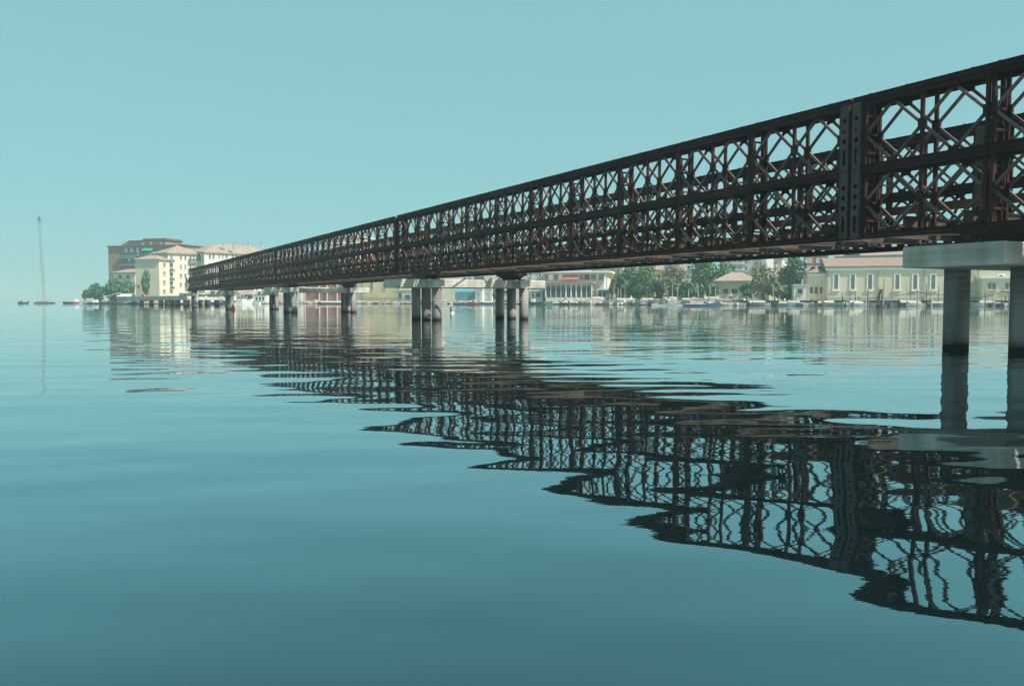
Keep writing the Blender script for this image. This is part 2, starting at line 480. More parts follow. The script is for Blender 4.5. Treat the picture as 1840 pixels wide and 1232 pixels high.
# spans: (start s, number of bays) measured along the bridge
GAP = 0.36
SPANS = [(-0.57 - 4*PL, 4), (0.0, 10)]
s = 10*PL + GAP
for nb in (10, 10, 9):
    SPANS.append((s, nb)); s += nb*PL + (GAP if nb == 10 else 0)
S_END = s
far = MB()
bays = []
for si, (s0, nb) in enumerate(SPANS):
    for k in range(nb):
        bays.append((si, s0 + k*PL))
detail_left = 36
order = sorted(bays, key=lambda b: abs(b[1] + 3))
detail_bays = set()
for b in order:
    if b[1] > -6.8 and len(detail_bays) < 9: detail_bays.add(b)
for si, x in bays:
    for ti, y in enumerate(YT):
        for st in (0, 1):
            if si == 4:
                panel_frame(far, x, y, st*PH)
                panel_braces(far, x, y, st*PH, 1)
            elif (si, x) in detail_bays and ti < 2:
                p = put("truss_panel", me_frame, bridge, (x, y, st*PH))
                for bm in me_brace: put("diagonal_brace", bm, p)
            else:
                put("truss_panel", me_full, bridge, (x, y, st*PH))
# the last single storey bay and its pointed nose
for y in YT:
    panel_frame(far, S_END, y, 0); panel_braces(far, S_END, y, 0, 1)
    e = S_END + PL
    far.beam((e, y, 0.05), (e+2.4, y, 0.05), 0.16, 0.10)
    far.beam((e, y, PH-0.05), (e+1.5, y, PH+0.55), 0.14, 0.10)
    far.beam((e+1.5, y, PH+0.55), (e+2.4, y, 0.05), 0.10, 0.10)
    far.beam((e+0.9, y, PH+0.25), (e+1.0, y, 0.05), 0.07, 0.07)
    far.beam((e, y, 0.9), (e+2.0, y, 0.75), 0.07, 0.07)
fo = far.build("truss_panel", [STEEL, STEEL_DIAG], bridge); fo["kind"] = "stuff"

# top chord reinforcement, one run per truss per span, with bolt heads
for si, (s0, nb) in enumerate(SPANS):
    L_ = nb*PL
    for y in YT:
        mb = MB(); xa_ = s0 - (0.265 if si == 1 else -0.05); xb_ = s0 + L_ + (0.265 if si == 0 else -0.05)
        for s_ in (-1, 1):
            ya, yb = sorted((s_*0.035, s_*0.050)); mb.box(xa_, y+ya, 2*PH+0.012, xb_, y+yb, 2*PH+0.117)
            ya, yb = sorted((s_*0.050, s_*0.095)); mb.box(xa_, y+ya, 2*PH+0.012, xb_, y+yb, 2*PH+0.028)
            mb.box(xa_, y+ya, 2*PH+0.101, xb_, y+yb, 2*PH+0.117)
        x = s0 + 0.4
        while x < s0 + L_:
            mb.box(x-0.02, y-0.02, 2*PH+0.118, x+0.02, y+0.02, 2*PH+0.15); x += PL/2
        mb.build("top_chord", STEEL, bridge)

# bracing frames that tie the two trusses of a side together, at every joint
def brace_frame():
    mb = MB()
    for y in (-0.425, -0.085): mb.box(-0.020, y, 0.36, 0.020, y+0.05, 1.24)
    for zz in (0.36, 0.78, 1.19): mb.box(-0.018, -0.376, zz, 0.018, -0.084, zz+0.05)
    mb.beam((0, -0.38, 0.40), (0, -0.08, 0.80), 0.03, 0.03); mb.beam((0, -0.08, 0.80), (0, -0.38, 1.20), 0.03, 0.03)
    return mb.mesh("bracing_frame", STEEL)
me_bf = brace_frame()
mb = MB(); mb.box(-0.45, -0.43, 2*PH+0.119, -0.39, -0.03, 2*PH+0.15); mb.box(0.07, -0.43, 2*PH+0.119, 0.13, -0.03, 2*PH+0.15)
mb.beam((0.10, -0.06, 2*PH+0.16), (-0.42, -0.40, 2*PH+0.16), 0.05, 0.02)
me_tie = mb.mesh("top_tie", STEEL)
for si, x in bays:
    for y in (0.0, -5.0):
        for st in (0, 1): put("bracing_frame", me_bf, bridge, (x + PL - 0.06, y, st*PH))
        put("top_tie", me_tie, bridge, (x + PL - 0.18, y, 0))

# perforated end posts where two spans meet over a pier
def ring_cell(mb, x0, z0, w_, h_, y, t, r):
    n_ = 12; cx, cz = x0 + w_/2, z0 + h_/2
    sq = []
    for k in range(n_):
        a = 2*math.pi*(k+0.5)/n_
        dx, dz = math.cos(a), math.sin(a)
        q = min((w_/2)/max(1e-6, abs(dx)), (h_/2)/max(1e-6, abs(dz)))
        sq.append((cx + dx*q, cz + dz*q))
    corners = [(x0,z0),(x0+w_,z0),(x0+w_,z0+h_),(x0,z0+h_)]
    for c in corners:                           # snap the nearest sample to the true corner
        i = min(range(n_), key=lambda i: (sq[i][0]-c[0])**2 + (sq[i][1]-c[1])**2); sq[i] = c
    ci = [(cx + r*math.cos(2*math.pi*(k+0.5)/n_), cz + r*math.sin(2*math.pi*(k+0.5)/n_)) for k in range(n_)]
    vs = [(a, y, b) for a, b in sq] + [(a, y, b) for a, b in ci] + [(a, y-t, b) for a, b in sq] + [(a, y-t, b) for a, b in ci]
    fs = []
    for k in range(n_):
        j = (k+1) % n_
        fs += [(k, j, n_+j, n_+k), (2*n_+j, 2*n_+k, 3*n_+k, 3*n_+j), (n_+k, n_+j, 3*n_+j, 3*n_+k)]
    mb.add(vs, fs)
def end_post(wd):
    mb = MB()
    for y, t in ((0.110, 0.016), (-0.094, 0.016)):
        z = 0.0
        for h, kind in ((0.14, 0), (0.36, 2), (0.10, 0), (0.20, 1), (0.04, 0), (0.20, 1), (0.04, 0), (0.20, 1), (0.26, 0)):
            if kind == 1: ring_cell(mb, 0, z, wd, h, y, t, wd*0.24)
            elif kind == 2:
                mb.box(0, y-t, z, wd*0.34, y, z+h); mb.box(wd*0.66, y-t, z, wd, y, z+h)
            else: mb.box(0, y-t, z, wd, y, z+h)
            z += h
    for x in (0.0, wd-0.015):                   # side flanges of the channel
        mb.box(x, -0.094, 0.0, x+0.015, 0.094, 1.54)
    mb.box(0.0, -0.05, 1.50, wd, 0.05, 1.545)
    return mb.mesh("end_post", STEEL_POST if wd > 0.2 else STEEL)
me_pw, me_pn = end_post(0.235), end_post(0.10)
for y in YT:
    for st in (0, 1):
        for x in (-0.238, -0.575): put("end_post", me_pw, bridge, (x, y, st*PH))
        for si in (2, 3, 4):
            x = SPANS[si][0]
            put("end_post", me_pn, bridge, (x-0.172, y, st*PH)); put("end_post", me_pn, bridge, (x-GAP+0.015, y, st*PH))

# open floor, still without decking: transoms, sway braces, kerb timbers
mb = MB()
mb.box(-0.006, -5.80, 0.112, 0.006, 0.34, 0.36)
mb.box(-0.06, -5.80, 0.112, 0.06, 0.34, 0.128); mb.box(-0.06, -5.80, 0.345, 0.06, 0.34, 0.36)
me_tr = mb.mesh("transom", TRANSOM)
mb = MB(); mb.beam((0.2, -0.62, 0.10), (PL-0.2, -4.84, 0.10), 0.06, 0.03); me_sw1 = mb.mesh("sway_brace", TRANSOM)
mb = MB(); mb.beam((0.2, -4.84, 0.065), (PL-0.2, -0.62, 0.065), 0.06, 0.03); me_sw2 = mb.mesh("sway_brace", TRANSOM)
mb = MB(); mb.beam((0.0, -0.50, 1.42), (0.0, -1.25, 0.37), 0.06, 0.05); me_rk1 = mb.mesh("raker", STEEL)
mb = MB(); mb.beam((0.0, -4.96, 1.42), (0.0, -4.21, 0.37), 0.06, 0.05); me_rk2 = mb.mesh("raker", STEEL)
for si, x in bays:
    for dx in (0.30, PL/2 + 0.16):
        put("transom", me_tr, bridge, (x+dx, 0, 0))
    put("sway_brace", me_sw1, bridge, (x, 0, 0)); put("sway_brace", me_sw2, bridge, (x, 0, 0))
    put("raker", me_rk1, bridge, (x+0.30, 0, 0)); put("raker", me_rk2, bridge, (x+0.30, 0, 0))
rg = random.Random(3)
for si, (s0, nb) in enumerate(SPANS):
    L_ = nb*PL
    for yk in (-0.78, -4.72):
        mb = MB(); mb.box(s0, yk-0.08, 0.527, s0+L_, yk+0.08, 0.70)
        mb.build("kerb_timber", RUST, bridge)

# bearings on the piers (part of the bridge) and the piers
PIERS = [(-4.25, 1.25, 0.55), (26.9, 1.70, 0.0), (57.2, 1.70, 0.0), (87.0, 1.70, 0.0), (117.3, 1.70, 0.0)]
CAP_T, CAP_B = CAMH + 1.083, CAMH + 0.655
z_cap_rel = CAP_T - B_O.z
PLAB = ["tall concrete pier standing nearest the camera, cut by the right edge",
        "concrete pier with two sets of three round columns below the bridge joint",
        "concrete pier with striped shadow, third along the bridge from the camera",
        "far concrete pier beside the red buoy under the dark bridge",
        "farthest and smallest concrete pier, below the single storey end of the bridge"]
for (sc, q, co), lab in zip(PIERS, PLAB):
    for yc in (-0.23, -5.23):
        mb = MB()
        mb.box(sc-0.85, yc-0.42, z_cap_rel+0.003, sc+0.85, yc+0.42, z_cap_rel+0.06)
        mb.prism([(sc-0.45, yc-0.30, z_cap_rel+0.061), (sc+0.45, yc-0.30, z_cap_rel+0.061), (sc+0.95, yc-0.30, -0.14), (sc-0.95, yc-0.30, -0.14)], (0, 0.6, 0))
        mb.box(sc-1.15, yc-0.34, -0.139, sc+1.15, yc+0.34, -0.004)
        mb.build("bearing", STEEL, bridge)
    org = B_O + Vector((UX*sc, UY*sc, 0)); org.z = 0
    pier = empty("bridge_pier", lab, "bridge pier", org, B_ROT, "concrete piers of the bridge")
    mb = MB()
    y0, y1 = -6.75, q
    c = 0.03                                    # chamfered cap beam
    poly = [(-1.05+c,CAP_B),(1.05-c,CAP_B),(1.05,CAP_B+c),(1.05,CAP_T-c),(1.05-c,CAP_T),(-1.05+c,CAP_T),(-1.05,CAP_T-c),(-1.05,CAP_B+c)]
    mb.prism([(a+co, y0, b) for a, b in poly], (0, y1-y0, 0))
    for yc in (-0.23, -5.23):                   # lugs over the outer columns
        for sgn in (-1, 1):
            xa, xb = sorted((co+sgn*1.049, sgn*1.68)) if abs(co+sgn*1.049) < 1.6 else (co-0.3, co-0.25)
            mb.box(xa, yc-0.33, CAP_B+0.004, xb, yc+0.33, CAP_T-0.02)
    mb.build("cap_beam", CONC, pier)
    for yc in (-0.23, -5.23):
        for xc in (-1.42, 0.0, 1.42):
            mb = MB(); mb.cyl((xc, yc, -1.5), (xc, yc, CAP_B+0.003), 0.25, 0.25, 28)
            o = mb.build("column", CONC_WET, pier)
            for p_ in o.data.polygons: p_.use_smooth = len(p_.vertices) == 4
# ------------------------------------------------------------------ concrete approach viaduct beyond the bridge
via = empty("approach_viaduct", "low concrete causeway on short columns between the bridge end and the left shore", "viaduct", (-62, 165, 0))
def vput(mb, name, m_): return mb.build(name, m_, via, (62, -165, 0))
a0, a1 = P(228, 536, 205), P(336, 536, 150)
d = Vector((a1.x-a0.x, a1.y-a0.y, 0)); nrm = Vector((d.y, -d.x, 0)).normalized()
if nrm.y < 0: nrm = -nrm
mb = MB(); mb.obox((a0.x, a0.y, 1.12), d, nrm*7.5, (0,0,0.5)); vput(mb, "deck_slab", CONC)
mb = MB(); mb.obox((a0.x, a0.y, 1.623), d, nrm*0.3, (0,0,0.28)); vput(mb, "parapet", CONC)
for px in (247.5, 265, 282, 301, 311, 326):
    t = (px-228)/108.0
    p = P(px, 540, 205 + (150-205)*t) + nrm*0.8
    mb = MB(); mb.cyl((p.x, p.y, -1.2), (p.x, p.y, 1.118), 0.5, 0.5, 16); vput(mb, "column", CONC_WET)
    p = p + nrm*5.5
    mb = MB(); mb.cyl((p.x, p.y, -1.2), (p.x, p.y, 1.118), 0.5, 0.5, 16); vput(mb, "column", CONC_WET)
#<<BG
# ------------------------------------------------------------------ background builders
class Fac:
    """a vertical facade from photo column pxA at distance YA to pxB at YB"""
    def __init__(s, pxA, YA, pxB, YB):
        a, b = P(pxA, 540, YA), P(pxB, 540, YB)
        s.A, s.B = Vector((a.x, a.y, 0)), Vector((b.x, b.y, 0))
        s.L = (s.B - s.A).length; s.e = (s.B - s.A).normalized()
        s.n = Vector((s.e.y, -s.e.x, 0))
        if s.n.dot(-(s.A + s.B)) < 0: s.n = -s.n
    def hit(s, px, py):
        o = Vector((0, 0, CAMH)); d = P(px, py, 100.0) - o
        k = s.n.dot(s.A - o) / s.n.dot(d)
        q = o + d*k
        return (q - s.A).dot(s.e), q.z
    def at(s, t, z, out=0.0):
        p = s.A + s.e*t + s.n*out; return Vector((p.x, p.y, z))

class Rel:
    """a thing whose parts are written in world coordinates"""
    def __init__(s, name, label, cat, base, group=None):
        s.base = Vector(base); s.o = empty(name, label, cat, base, 0, group)
    def put(s, mb, name, m, parent=None, smooth=False):
        if parent is None: return mb.build(name, m, s.o, -s.base, smooth)
        return mb.build(name, m, parent, (0, 0, 0), smooth)

GZ = 0.9
def window(R, fc, x0, x1, y0, y1, fm=None, pm=None, bar=0.10, cross=0):
    t0, za = fc.hit(x0, y0); t1, zb = fc.hit(x1, y1)
    if t1 < t0: t0, t1 = t1, t0
    zl, zh = min(za, zb), max(za, zb)
    fm = fm or FRAMEW
    mb = MB()
    def q(ta, tb, z0, z1, o0, o1): mb.obox(fc.at(ta, z0, o0), fc.e*(tb-ta), fc.n*(o1-o0), (0, 0, z1-z0))
    q(t0-bar, t0, zl-bar, zh+bar, 0.0, 0.09); q(t1, t1+bar, zl-bar, zh+bar, 0.0, 0.09)
    q(t0, t1, zh, zh+bar, 0.0, 0.09); q(t0-bar*1.6, t1+bar*1.6, zl-bar*1.7, zl, 0.003, 0.17)
    for c in range(cross):
        tc = t0 + (t1-t0)*(c+1)/(cross+1); q(tc-0.04, tc+0.04, zl, zh, 0.021, 0.06)
    w_ = R.put(mb, "window", fm)
    mb = MB(); mb.obox(fc.at(t0, zl, 0.002), fc.e*(t1-t0), fc.n*0.018, (0, 0, zh-zl))
    R.put(mb, "pane", pm or GLASS_DARK, w_)
    return w_

def panes_grid(R, fc, x0, x1, y0, y1, nc, nr, bar=0.07, fm=None):
    """tall industrial window with glazing bars"""
    w_ = window(R, fc, x0, x1, y0, y1, WHITE, mat("dusty_glass", (0.17,0.19,0.19), 0.3, var=0.3, scale=0.8), 0.22)
    t0, zh = fc.hit(x0, y0); t1, zl = fc.hit(x1, y1)
    mb = MB()
    for c in range(1, nc):
        t = t0 + (t1-t0)*c/nc; mb.obox(fc.at(t-bar/2, zl, 0.022), fc.e*bar, fc.n*0.03, (0,0,zh-zl))
    for r in range(1, nr):
        z = zl + (zh-zl)*r/nr; mb.obox(fc.at(t0, z-bar/2, 0.0225), fc.e*(t1-t0), fc.n*0.026, (0,0,bar))
    R.put(mb, "glazing_bar", fm or METALGREY, w_)

def balcony(R, fc, x0, x1, yt, yb, m=None, out=1.1):
    t0, zt = fc.hit(x0, yt); t1, zb = fc.hit(x1, yb)
    mb = MB(); mb.obox(fc.at(t0, zb-0.15, 0.001), fc.e*(t1-t0), fc.n*out, (0,0,0.15))
    b = R.put(mb, "balcony", GREYWALL)
    mb = MB(); mb.obox(fc.at(t0, zb+0.001, out-0.06), fc.e*(t1-t0), fc.n*0.05, (0,0,zt-zb))
    mb.obox(fc.at(t0, zb+0.001, 0.002), fc.e*0.05, fc.n*(out-0.065), (0,0,zt-zb))
    mb.obox(fc.at(t1-0.05, zb+0.001, 0.002), fc.e*0.05, fc.n*(out-0.065), (0,0,zt-zb))
    R.put(mb, "railing", m or BALC, b)

def awning(R, fc, x0, x1, yt, yb, out=1.6, m=None):
    t0, zt = fc.hit(x0, yt); t1, zb = fc.hit(x1, yb)
    a, b = fc.at(t0, zt, 0.02), fc.at(t0, zb, out)
    mb = MB(); mb.prism([a, b, b - Vector((0,0,0.25)), a - Vector((0,0,0.06))], fc.e*(t1-t0))
    R.put(mb, "awning", m or AWNING)

def building(name, label, cat, fc, eave, depth, wallm, roof="flat", ridge=None, roofm=None, over=0.5, z0=GZ-0.3, inset=None, group=None):
    """box building behind facade fc; eave and ridge are photo rows (at the facade, at mid depth)"""
    zt = fc.hit((fc.A.x/fc.A.y)*F*0.9988+920, eave)[1]
    base = (fc.A + fc.B)/2 - fc.n*depth/2; base.z = z0
    R = Rel(name, label, cat, base, group)
    mb = MB(); mb.obox(fc.at(0, z0, 0), fc.e*fc.L, -fc.n*depth, (0,0,zt-z0)); R.put(mb, "wall", wallm)
    if roof == "flat":
        mb = MB(); mb.obox(fc.at(-over, zt+0.003, over), fc.e*(fc.L+2*over), -fc.n*(depth+2*over), (0,0,0.32)); R.put(mb, "roof", roofm or GREYWALL)
    else:
        mid = fc.at(fc.L/2, 0, -depth/2)
        zr = zat(ridge, mid.y)
        ins = inset if inset is not None else min(depth/2, fc.L/2-0.2)
        if roof == "gable": ins = -over
        c = [fc.at(-over, zt-0.05, over), fc.at(fc.L+over, zt-0.05, over), fc.at(fc.L+over, zt-0.05, -depth-over), fc.at(-over, zt-0.05, -depth-over)]
        c2 = [p + Vector((0,0,0.24)) for p in c]
        r0, r1 = fc.at(ins, zr, -depth/2), fc.at(fc.L-ins, zr, -depth/2)
        mb = MB(); mb.add(c + c2 + [r0, r1], [(3,2,1,0),(0,1,5,4),(1,2,6,5),(2,3,7,6),(3,0,4,7),(4,5,9,8),(5,6,9),(6,7,8,9),(7,4,8)])
        R.put(mb, "roof", roofm or TILE)
    R.zt = zt; R.fc = fc; R.depth = depth
    return R

def side_of(R, right=True):
    """the facade at the right (or left) end of a building"""
    fc, s = R.fc, Fac.__new__(Fac)
    if right: s.A, s.B = fc.at(fc.L, 0), fc.at(fc.L, 0, -R.depth)
    else: s.A, s.B = fc.at(0, 0, -R.depth), fc.at(0, 0)
    s.L = (s.B-s.A).length; s.e = (s.B-s.A).normalized(); s.n = fc.e*(1 if right else -1)
    return s

def chimney(R, x, y, z, w_=0.7, h=1.4, m=None):
    mb = MB(); mb.box(x-w_/2, y-w_/2, z, x+w_/2, y+w_/2, z+h); mb.box(x-w_/2-0.1, y-w_/2-0.1, z+h+0.002, x+w_/2+0.1, y+w_/2+0.1, z+h+0.15)
    R.put(mb, "chimney", m or GREYWALL)

def tree(name, label, px, top, bot, hw, Y, leafm, seed, leaves=1500, lumps=9, tall=False, leaf=0.34, trunk_py=None, group="trees along the far shore"):
    rg = random.Random(seed)
    if 1120 < px < 1285: Y += 6
    base = P(px, 540, Y); base.z = GZ - 0.1
    zt, zb = zat(top, Y), max(zat(bot, Y), GZ + 0.05)
    W = hw*Y/F; H = zt - zb; cz = zb + H/2
    R = Rel(name, label, "tree", base, group)
    mb = MB()
    zc = zb + H*0.45
    mb.cyl((base.x, base.y, base.z), (base.x + rg.uniform(-.2,.2), base.y, zc), 0.05*H*0.5+0.08, 0.06, 8)
    for k in range(6):
        a = rg.uniform(0, 6.28); r = W*rg.uniform(0.35, 0.75)
        zs = zb + H*rg.uniform(0.05, 0.4)
        mb.cyl((base.x, base.y, zs), (base.x+math.cos(a)*r, base.y+math.sin(a)*r, zs+H*rg.uniform(0.2,0.4)), 0.07, 0.025, 5)
    R.put(mb, "trunk", BARK)
    # lumps of foliage: unequal clumps spread through the crown, leaves as small tilted faces
    L_ = []
    for k in range(lumps):
        a = rg.uniform(0, 6.28); f = rg.uniform(-0.82, 0.82)
        rr = math.sqrt(max(0.05, 1-f*f))*rg.uniform(0.25, 0.75)
        if tall: rr *= 0.6
        L_.append((base.x+math.cos(a)*W*rr, base.y+math.sin(a)*W*rr, cz+f*H*0.42, rg.uniform(0.28,0.5)*W*(0.85 if tall else 1), rg.uniform(0.16,0.30)*H))
    L_.append((base.x, base.y, zt-H*0.16, W*0.35, H*0.16)); L_.append((base.x, base.y, cz, W*0.6, H*0.30))
    tot = sum(l[3]*l[3]*l[4] for l in L_)**1.0
    mb = MB()
    for lx, ly, lz, lw, lh in L_:
        nn = max(20, int(leaves*(lw*lw*lh)**0.67/sum((l[3]*l[3]*l[4])**0.67 for l in L_)))
        for i in range(nn):
            while True:
                v = Vector((rg.uniform(-1,1), rg.uniform(-1,1), rg.uniform(-1,1)))
                if 0.15 < v.length <= 1: break
            v = v.normalized()*(v.length**0.45)*(rg.uniform(1.05, 1.4) if rg.random() < 0.10 else 1.0)
            c = Vector((lx + v.x*lw, ly + v.y*lw, lz + v.z*lh))
            if c.z < base.z + 0.15: continue
            nrm = (v + Vector((rg.uniform(-.8,.8), rg.uniform(-.8,.8), rg.uniform(-.4,1.0)))).normalized()
            t1 = nrm.cross(Vector((rg.uniform(-1,1), rg.uniform(-1,1), rg.uniform(-1,1)))).normalized(); t2 = nrm.cross(t1)
            sz = leaf*rg.uniform(0.55, 1.35)
            mb.add([c-t1*sz, c-t2*sz*0.55, c+t1*sz, c+t2*sz*0.6], [(0,1,2,3)])
    R.put(mb, "crown", leafm)
    return R

def hull(L_, W_, H_, up=0.35, flat_stern=True, n=12):
    """hull along +x (bow at +L/2), open inside"""
    mb = MB(); sec = []
    for i in range(n+1):
        t = i/n; x = -L_/2 + L_*t
        wd = W_/2*(1 - max(0, (t-0.35)/0.65)**2.2) * (0.8 + 0.2*min(1, t/0.3))
        if not flat_stern: wd *= min(1, (t/0.25)**0.6) if t < 0.25 else 1
        wd = max(wd, 0.02)
        zt = H_*(1 + up*max(0, (t-0.45)/0.55)**2.0 + 0.1*max(0, (0.3-t)/0.3))
        kz = -0.12 + 0.5*H_*max(0, (t-0.8)/0.2)**2
        sec.append([(x, -wd, zt), (x, -wd*0.82, kz+0.12), (x, 0, kz), (x, wd*0.82, kz+0.12), (x, wd, zt),
                    (x, wd*0.86, zt-0.02), (x, wd*0.66, kz+0.22), (x, 0, kz+0.18), (x, -wd*0.66, kz+0.22), (x, -wd*0.86, zt-0.02)])
    vs = [p for s_ in sec for p in s_]; m = 10; fs = []
    for i in range(n):
        for k in range(m):
            fs.append((i*m+k, i*m+(k+1) % m, (i+1)*m+(k+1) % m, (i+1)*m+k))
    fs.append((0,9,8,7,6,5,4,3,2,1)); fs.append(tuple(n*m+k for k in range(m)))
    mb.add(vs, fs); return mb

def boat(label, px, py, L_, rot, W_=None, H_=0.5, hm=None, extra=(), up=0.35, name="rowing_boat", cat="boat", group="small boats along the far shore", dz=0.0, Y=None):
    p = water_at(px, py) if Y is None else P(px, 540, Y)
    W_ = W_ or L_*0.30
    o = empty(name, label, cat, (p.x, p.y, dz), rot, group)
    hull(L_, W_, H_, up).build("hull", hm or WHITE_HULL, o, smooth=False)
    mb = MB()
    for x in (-0.22*L_, 0.08*L_): mb.box(x-0.12, -W_*0.36, H_*0.62, x+0.12, W_*0.36, H_*0.62+0.05)
    mb.build("thwart", WOOD, o)
    for e in extra:
        mb = MB()
        if e == "cabin":
            mb.prism([(-0.05*L_, -W_*0.3, H_*0.8), (0.22*L_, -W_*0.3, H_*0.8), (0.16*L_, -W_*0.27, H_+0.75), (-0.05*L_, -W_*0.27, H_+0.85)], (0, W_*0.58, 0)); mb.build("cabin", WHITE, o)
        elif e == "cover":
            mb.prism([(-0.42*L_, -W_*0.42, H_+0.02), (-0.42*L_, W_*0.42, H_+0.02), (-0.42*L_, 0, H_+0.42)], (0.72*L_, 0, 0)); mb.build("cover", COVER, o)
        elif e == "mast":
            mb.cyl((0.05*L_, 0, 0.2), (0.05*L_, 0, L_*0.55), 0.05, 0.03, 6); mb.build("mast", WOOD, o)
        elif e == "motor":
            mb.box(-L_/2-0.28, -0.14, 0.15, -L_/2-0.02, 0.14, H_+0.45); mb.build("outboard_motor", DARK_HULL, o)
        elif e == "rim":
            h2 = MB()
            h2.beam((-L_*0.46, -W_*0.40, H_+0.05), (L_*0.1, -W_*0.47, H_+0.05), 0.08, 0.06); h2.beam((-L_*0.46, W_*0.40, H_+0.05), (L_*0.1, W_*0.47, H_+0.05), 0.08, 0.06)
            h2.build("gunwale", WHITE, o)
    return o

def pole(label, px, top, base, lean=0.0, r=0.09, Y=None, m=None, group="mooring poles along the far shore"):
    p = water_at(px, base) if Y is None else P(px, 540, Y)
    z0 = -0.8 if Y is None else GZ - 0.3
    zt = zat(top, p.y)
    mb = MB(); dx = lean*(p.y/F)
    q = 0.5
    mb.cyl((0, 0, z0), (dx*q, 0, z0+(zt-z0)*q), r, r*0.9, 8, caps=False); mb.cyl((dx*q, 0, z0+(zt-z0)*q), (dx, 0.1, zt), r*0.9, r*0.7, 8)
    o = mb.build("mooring_pole", m or WOOD, None, (p.x, p.y, 0))
    return tag(o, label, "pole", group)

def skin_body(joints, edges, m, name, parent, root=0):
    me = bpy.data.meshes.new(name)
    me.from_pydata([j[0] for j in joints], edges, [])
    o = bpy.data.objects.new(name, me); COL.objects.link(o); o.parent = parent
    sk = o.modifiers.new("skin", 'SKIN'); ss = o.modifiers.new("sub", 'SUBSURF'); ss.levels = 1; ss.render_levels = 1
    d = me.skin_vertices[0].data
    for i, j in enumerate(joints): d[i].radius = (j[1], j[1]); d[i].use_root = (i == root)
    me.materials.append(m); return o

def person(label, loc, rotz, top, legs, seated=False, hat=None):
    """small figure; top / legs: clothing colours"""
    o = empty("person", label, "person", loc, rotz, None)
    pelvis = 0.32 if seated else 0.92
    J = [((0,0,pelvis),0.14), ((0,0.02,pelvis+0.28),0.145), ((0,0,pelvis+0.48),0.12), ((0,0,pelvis+0.57),0.055), ((0,0.02,pelvis+0.68),0.095), ((0,0.015,pelvis+0.79),0.08)]
    E_ = [(0,1),(1,2),(2,3),(3,4),(4,5)]
    for s_ in (-1, 1):
        i = len(J)
        J += [((s_*0.19,0,pelvis+0.47),0.065), ((s_*0.25,0.05,pelvis+0.20),0.048), ((s_*0.22,0.22,pelvis+0.03),0.038), ((s_*0.20,0.30,pelvis+0.0),0.035)]
        E_ += [(2,i),(i,i+1),(i+1,i+2),(i+2,i+3)]
        i = len(J)
        if seated: J += [((s_*0.10,0.05,pelvis-0.02),0.10), ((s_*0.13,0.45,pelvis+0.02),0.075), ((s_*0.13,0.50,pelvis-0.38),0.05), ((s_*0.13,0.62,pelvis-0.40),0.04)]
        else: J += [((s_*0.10,0,pelvis-0.10),0.10), ((s_*0.11,0.03,0.50),0.075), ((s_*0.12,0,0.08),0.05), ((s_*0.13,0.14,0.04),0.04)]
        E_ += [(0,i),(i,i+1),(i+1,i+2),(i+2,i+3)]
    key = "clothes_" + top[0] + "_" + legs[0]
    m = bpy.data.materials.get(key)
    if not m:
        m = bpy.data.materials.new(key); m.use_nodes = True
        N, L = m.node_tree.nodes, m.node_tree.links
        tc = N.new("ShaderNodeTexCoord"); sp = N.new("ShaderNodeSeparateXYZ"); L.new(tc.outputs["Object"], sp.inputs[0])
        rp = N.new("ShaderNodeValToRGB"); rp.color_ramp.interpolation = 'CONSTANT'
        e = rp.color_ramp.elements; e[0].position = 0; e[0].color = (*legs[1],1); e[1].position = (pelvis+0.02)/2; e[1].color = (*top[1],1)
        k = e.new((pelvis+0.56)/2); k.color = (0.42,0.25,0.18,1)
        k = e.new((pelvis+0.77)/2); k.color = (0.05,0.035,0.03,1)
        dv = N.new("ShaderNodeMath"); dv.operation = 'MULTIPLY'; dv.inputs[1].default_value = 0.5
        L.new(sp.outputs["Z"], dv.inputs[0]); L.new(dv.outputs[0], rp.inputs[0]); L.new(rp.outputs[0], N["Principled BSDF"].inputs["Base Color"])
    skin_body(J, E_, m, "body", o)
    if hat:
        mb = MB(); mb.cyl((0,0.02,pelvis+0.795),(0,0.02,pelvis+0.81),0.19,0.18,12); mb.cyl((0,0.02,pelvis+0.811),(0,0.02,pelvis+0.92),0.11,0.09,12); mb.build("hat", hat, o)
    return o

# ------------------------------------------------------------------ right shore: the yellow warehouse and its neighbours
YW = 163.0
fh = Fac(1484, YW, 1990, YW-13)
R = building("warehouse", "long pale yellow warehouse with tall barred windows and a tiled roof", "warehouse", fh, 480.5, 17, YELLOW_PALE, "gable", 461, TILE, 0.35)
for x in (1498.5, 1528.5, 1559.5, 1608.5, 1640.5, 1673): panes_grid(R, fh, x+0.5, x+7, 493.5, 519.5, 2, 8)
for x in (1795, 1830, 1868): panes_grid(R, fh, x, x+7, 494, 519.5, 2, 8)
mb = MB(); mb.obox(fh.at(-0.2, R.zt-0.62, 0.002), fh.e*(fh.L+0.4), fh.n*0.22, (0,0,0.50)); R.put(mb, "cornice", WHITE)
for x in (1578, 1661, 1487, 1758):
    t = fh.hit(x, 500)[0]; mb = MB(); mb.cyl(fh.at(t, GZ, 0.12), fh.at(t, R.zt-0.64, 0.12), 0.08, n=8); R.put(mb, "drainpipe", METALGREY)
mb = MB(); mb.obox(fh.at(0, GZ-0.2, 0.001), fh.e*fh.L, fh.n*0.06, (0,0,0.9)); R.put(mb, "plinth", GREYWALL)
fa = Fac(1450, YW+1.5, 1483.6, YW+0.4)
R = building("annex", "low yellow annex with three dark doorways at the warehouse's end", "building", fa, 491.5, 12, YELLOW_PALE, "hip", 478, TILE, 0.3, inset=2.5)
for x in (1455, 1464, 1473): window(R, fa, x, x+5.5, 515.5, 527.5, FRAMEW, SHUTTER_BR, 0.06)
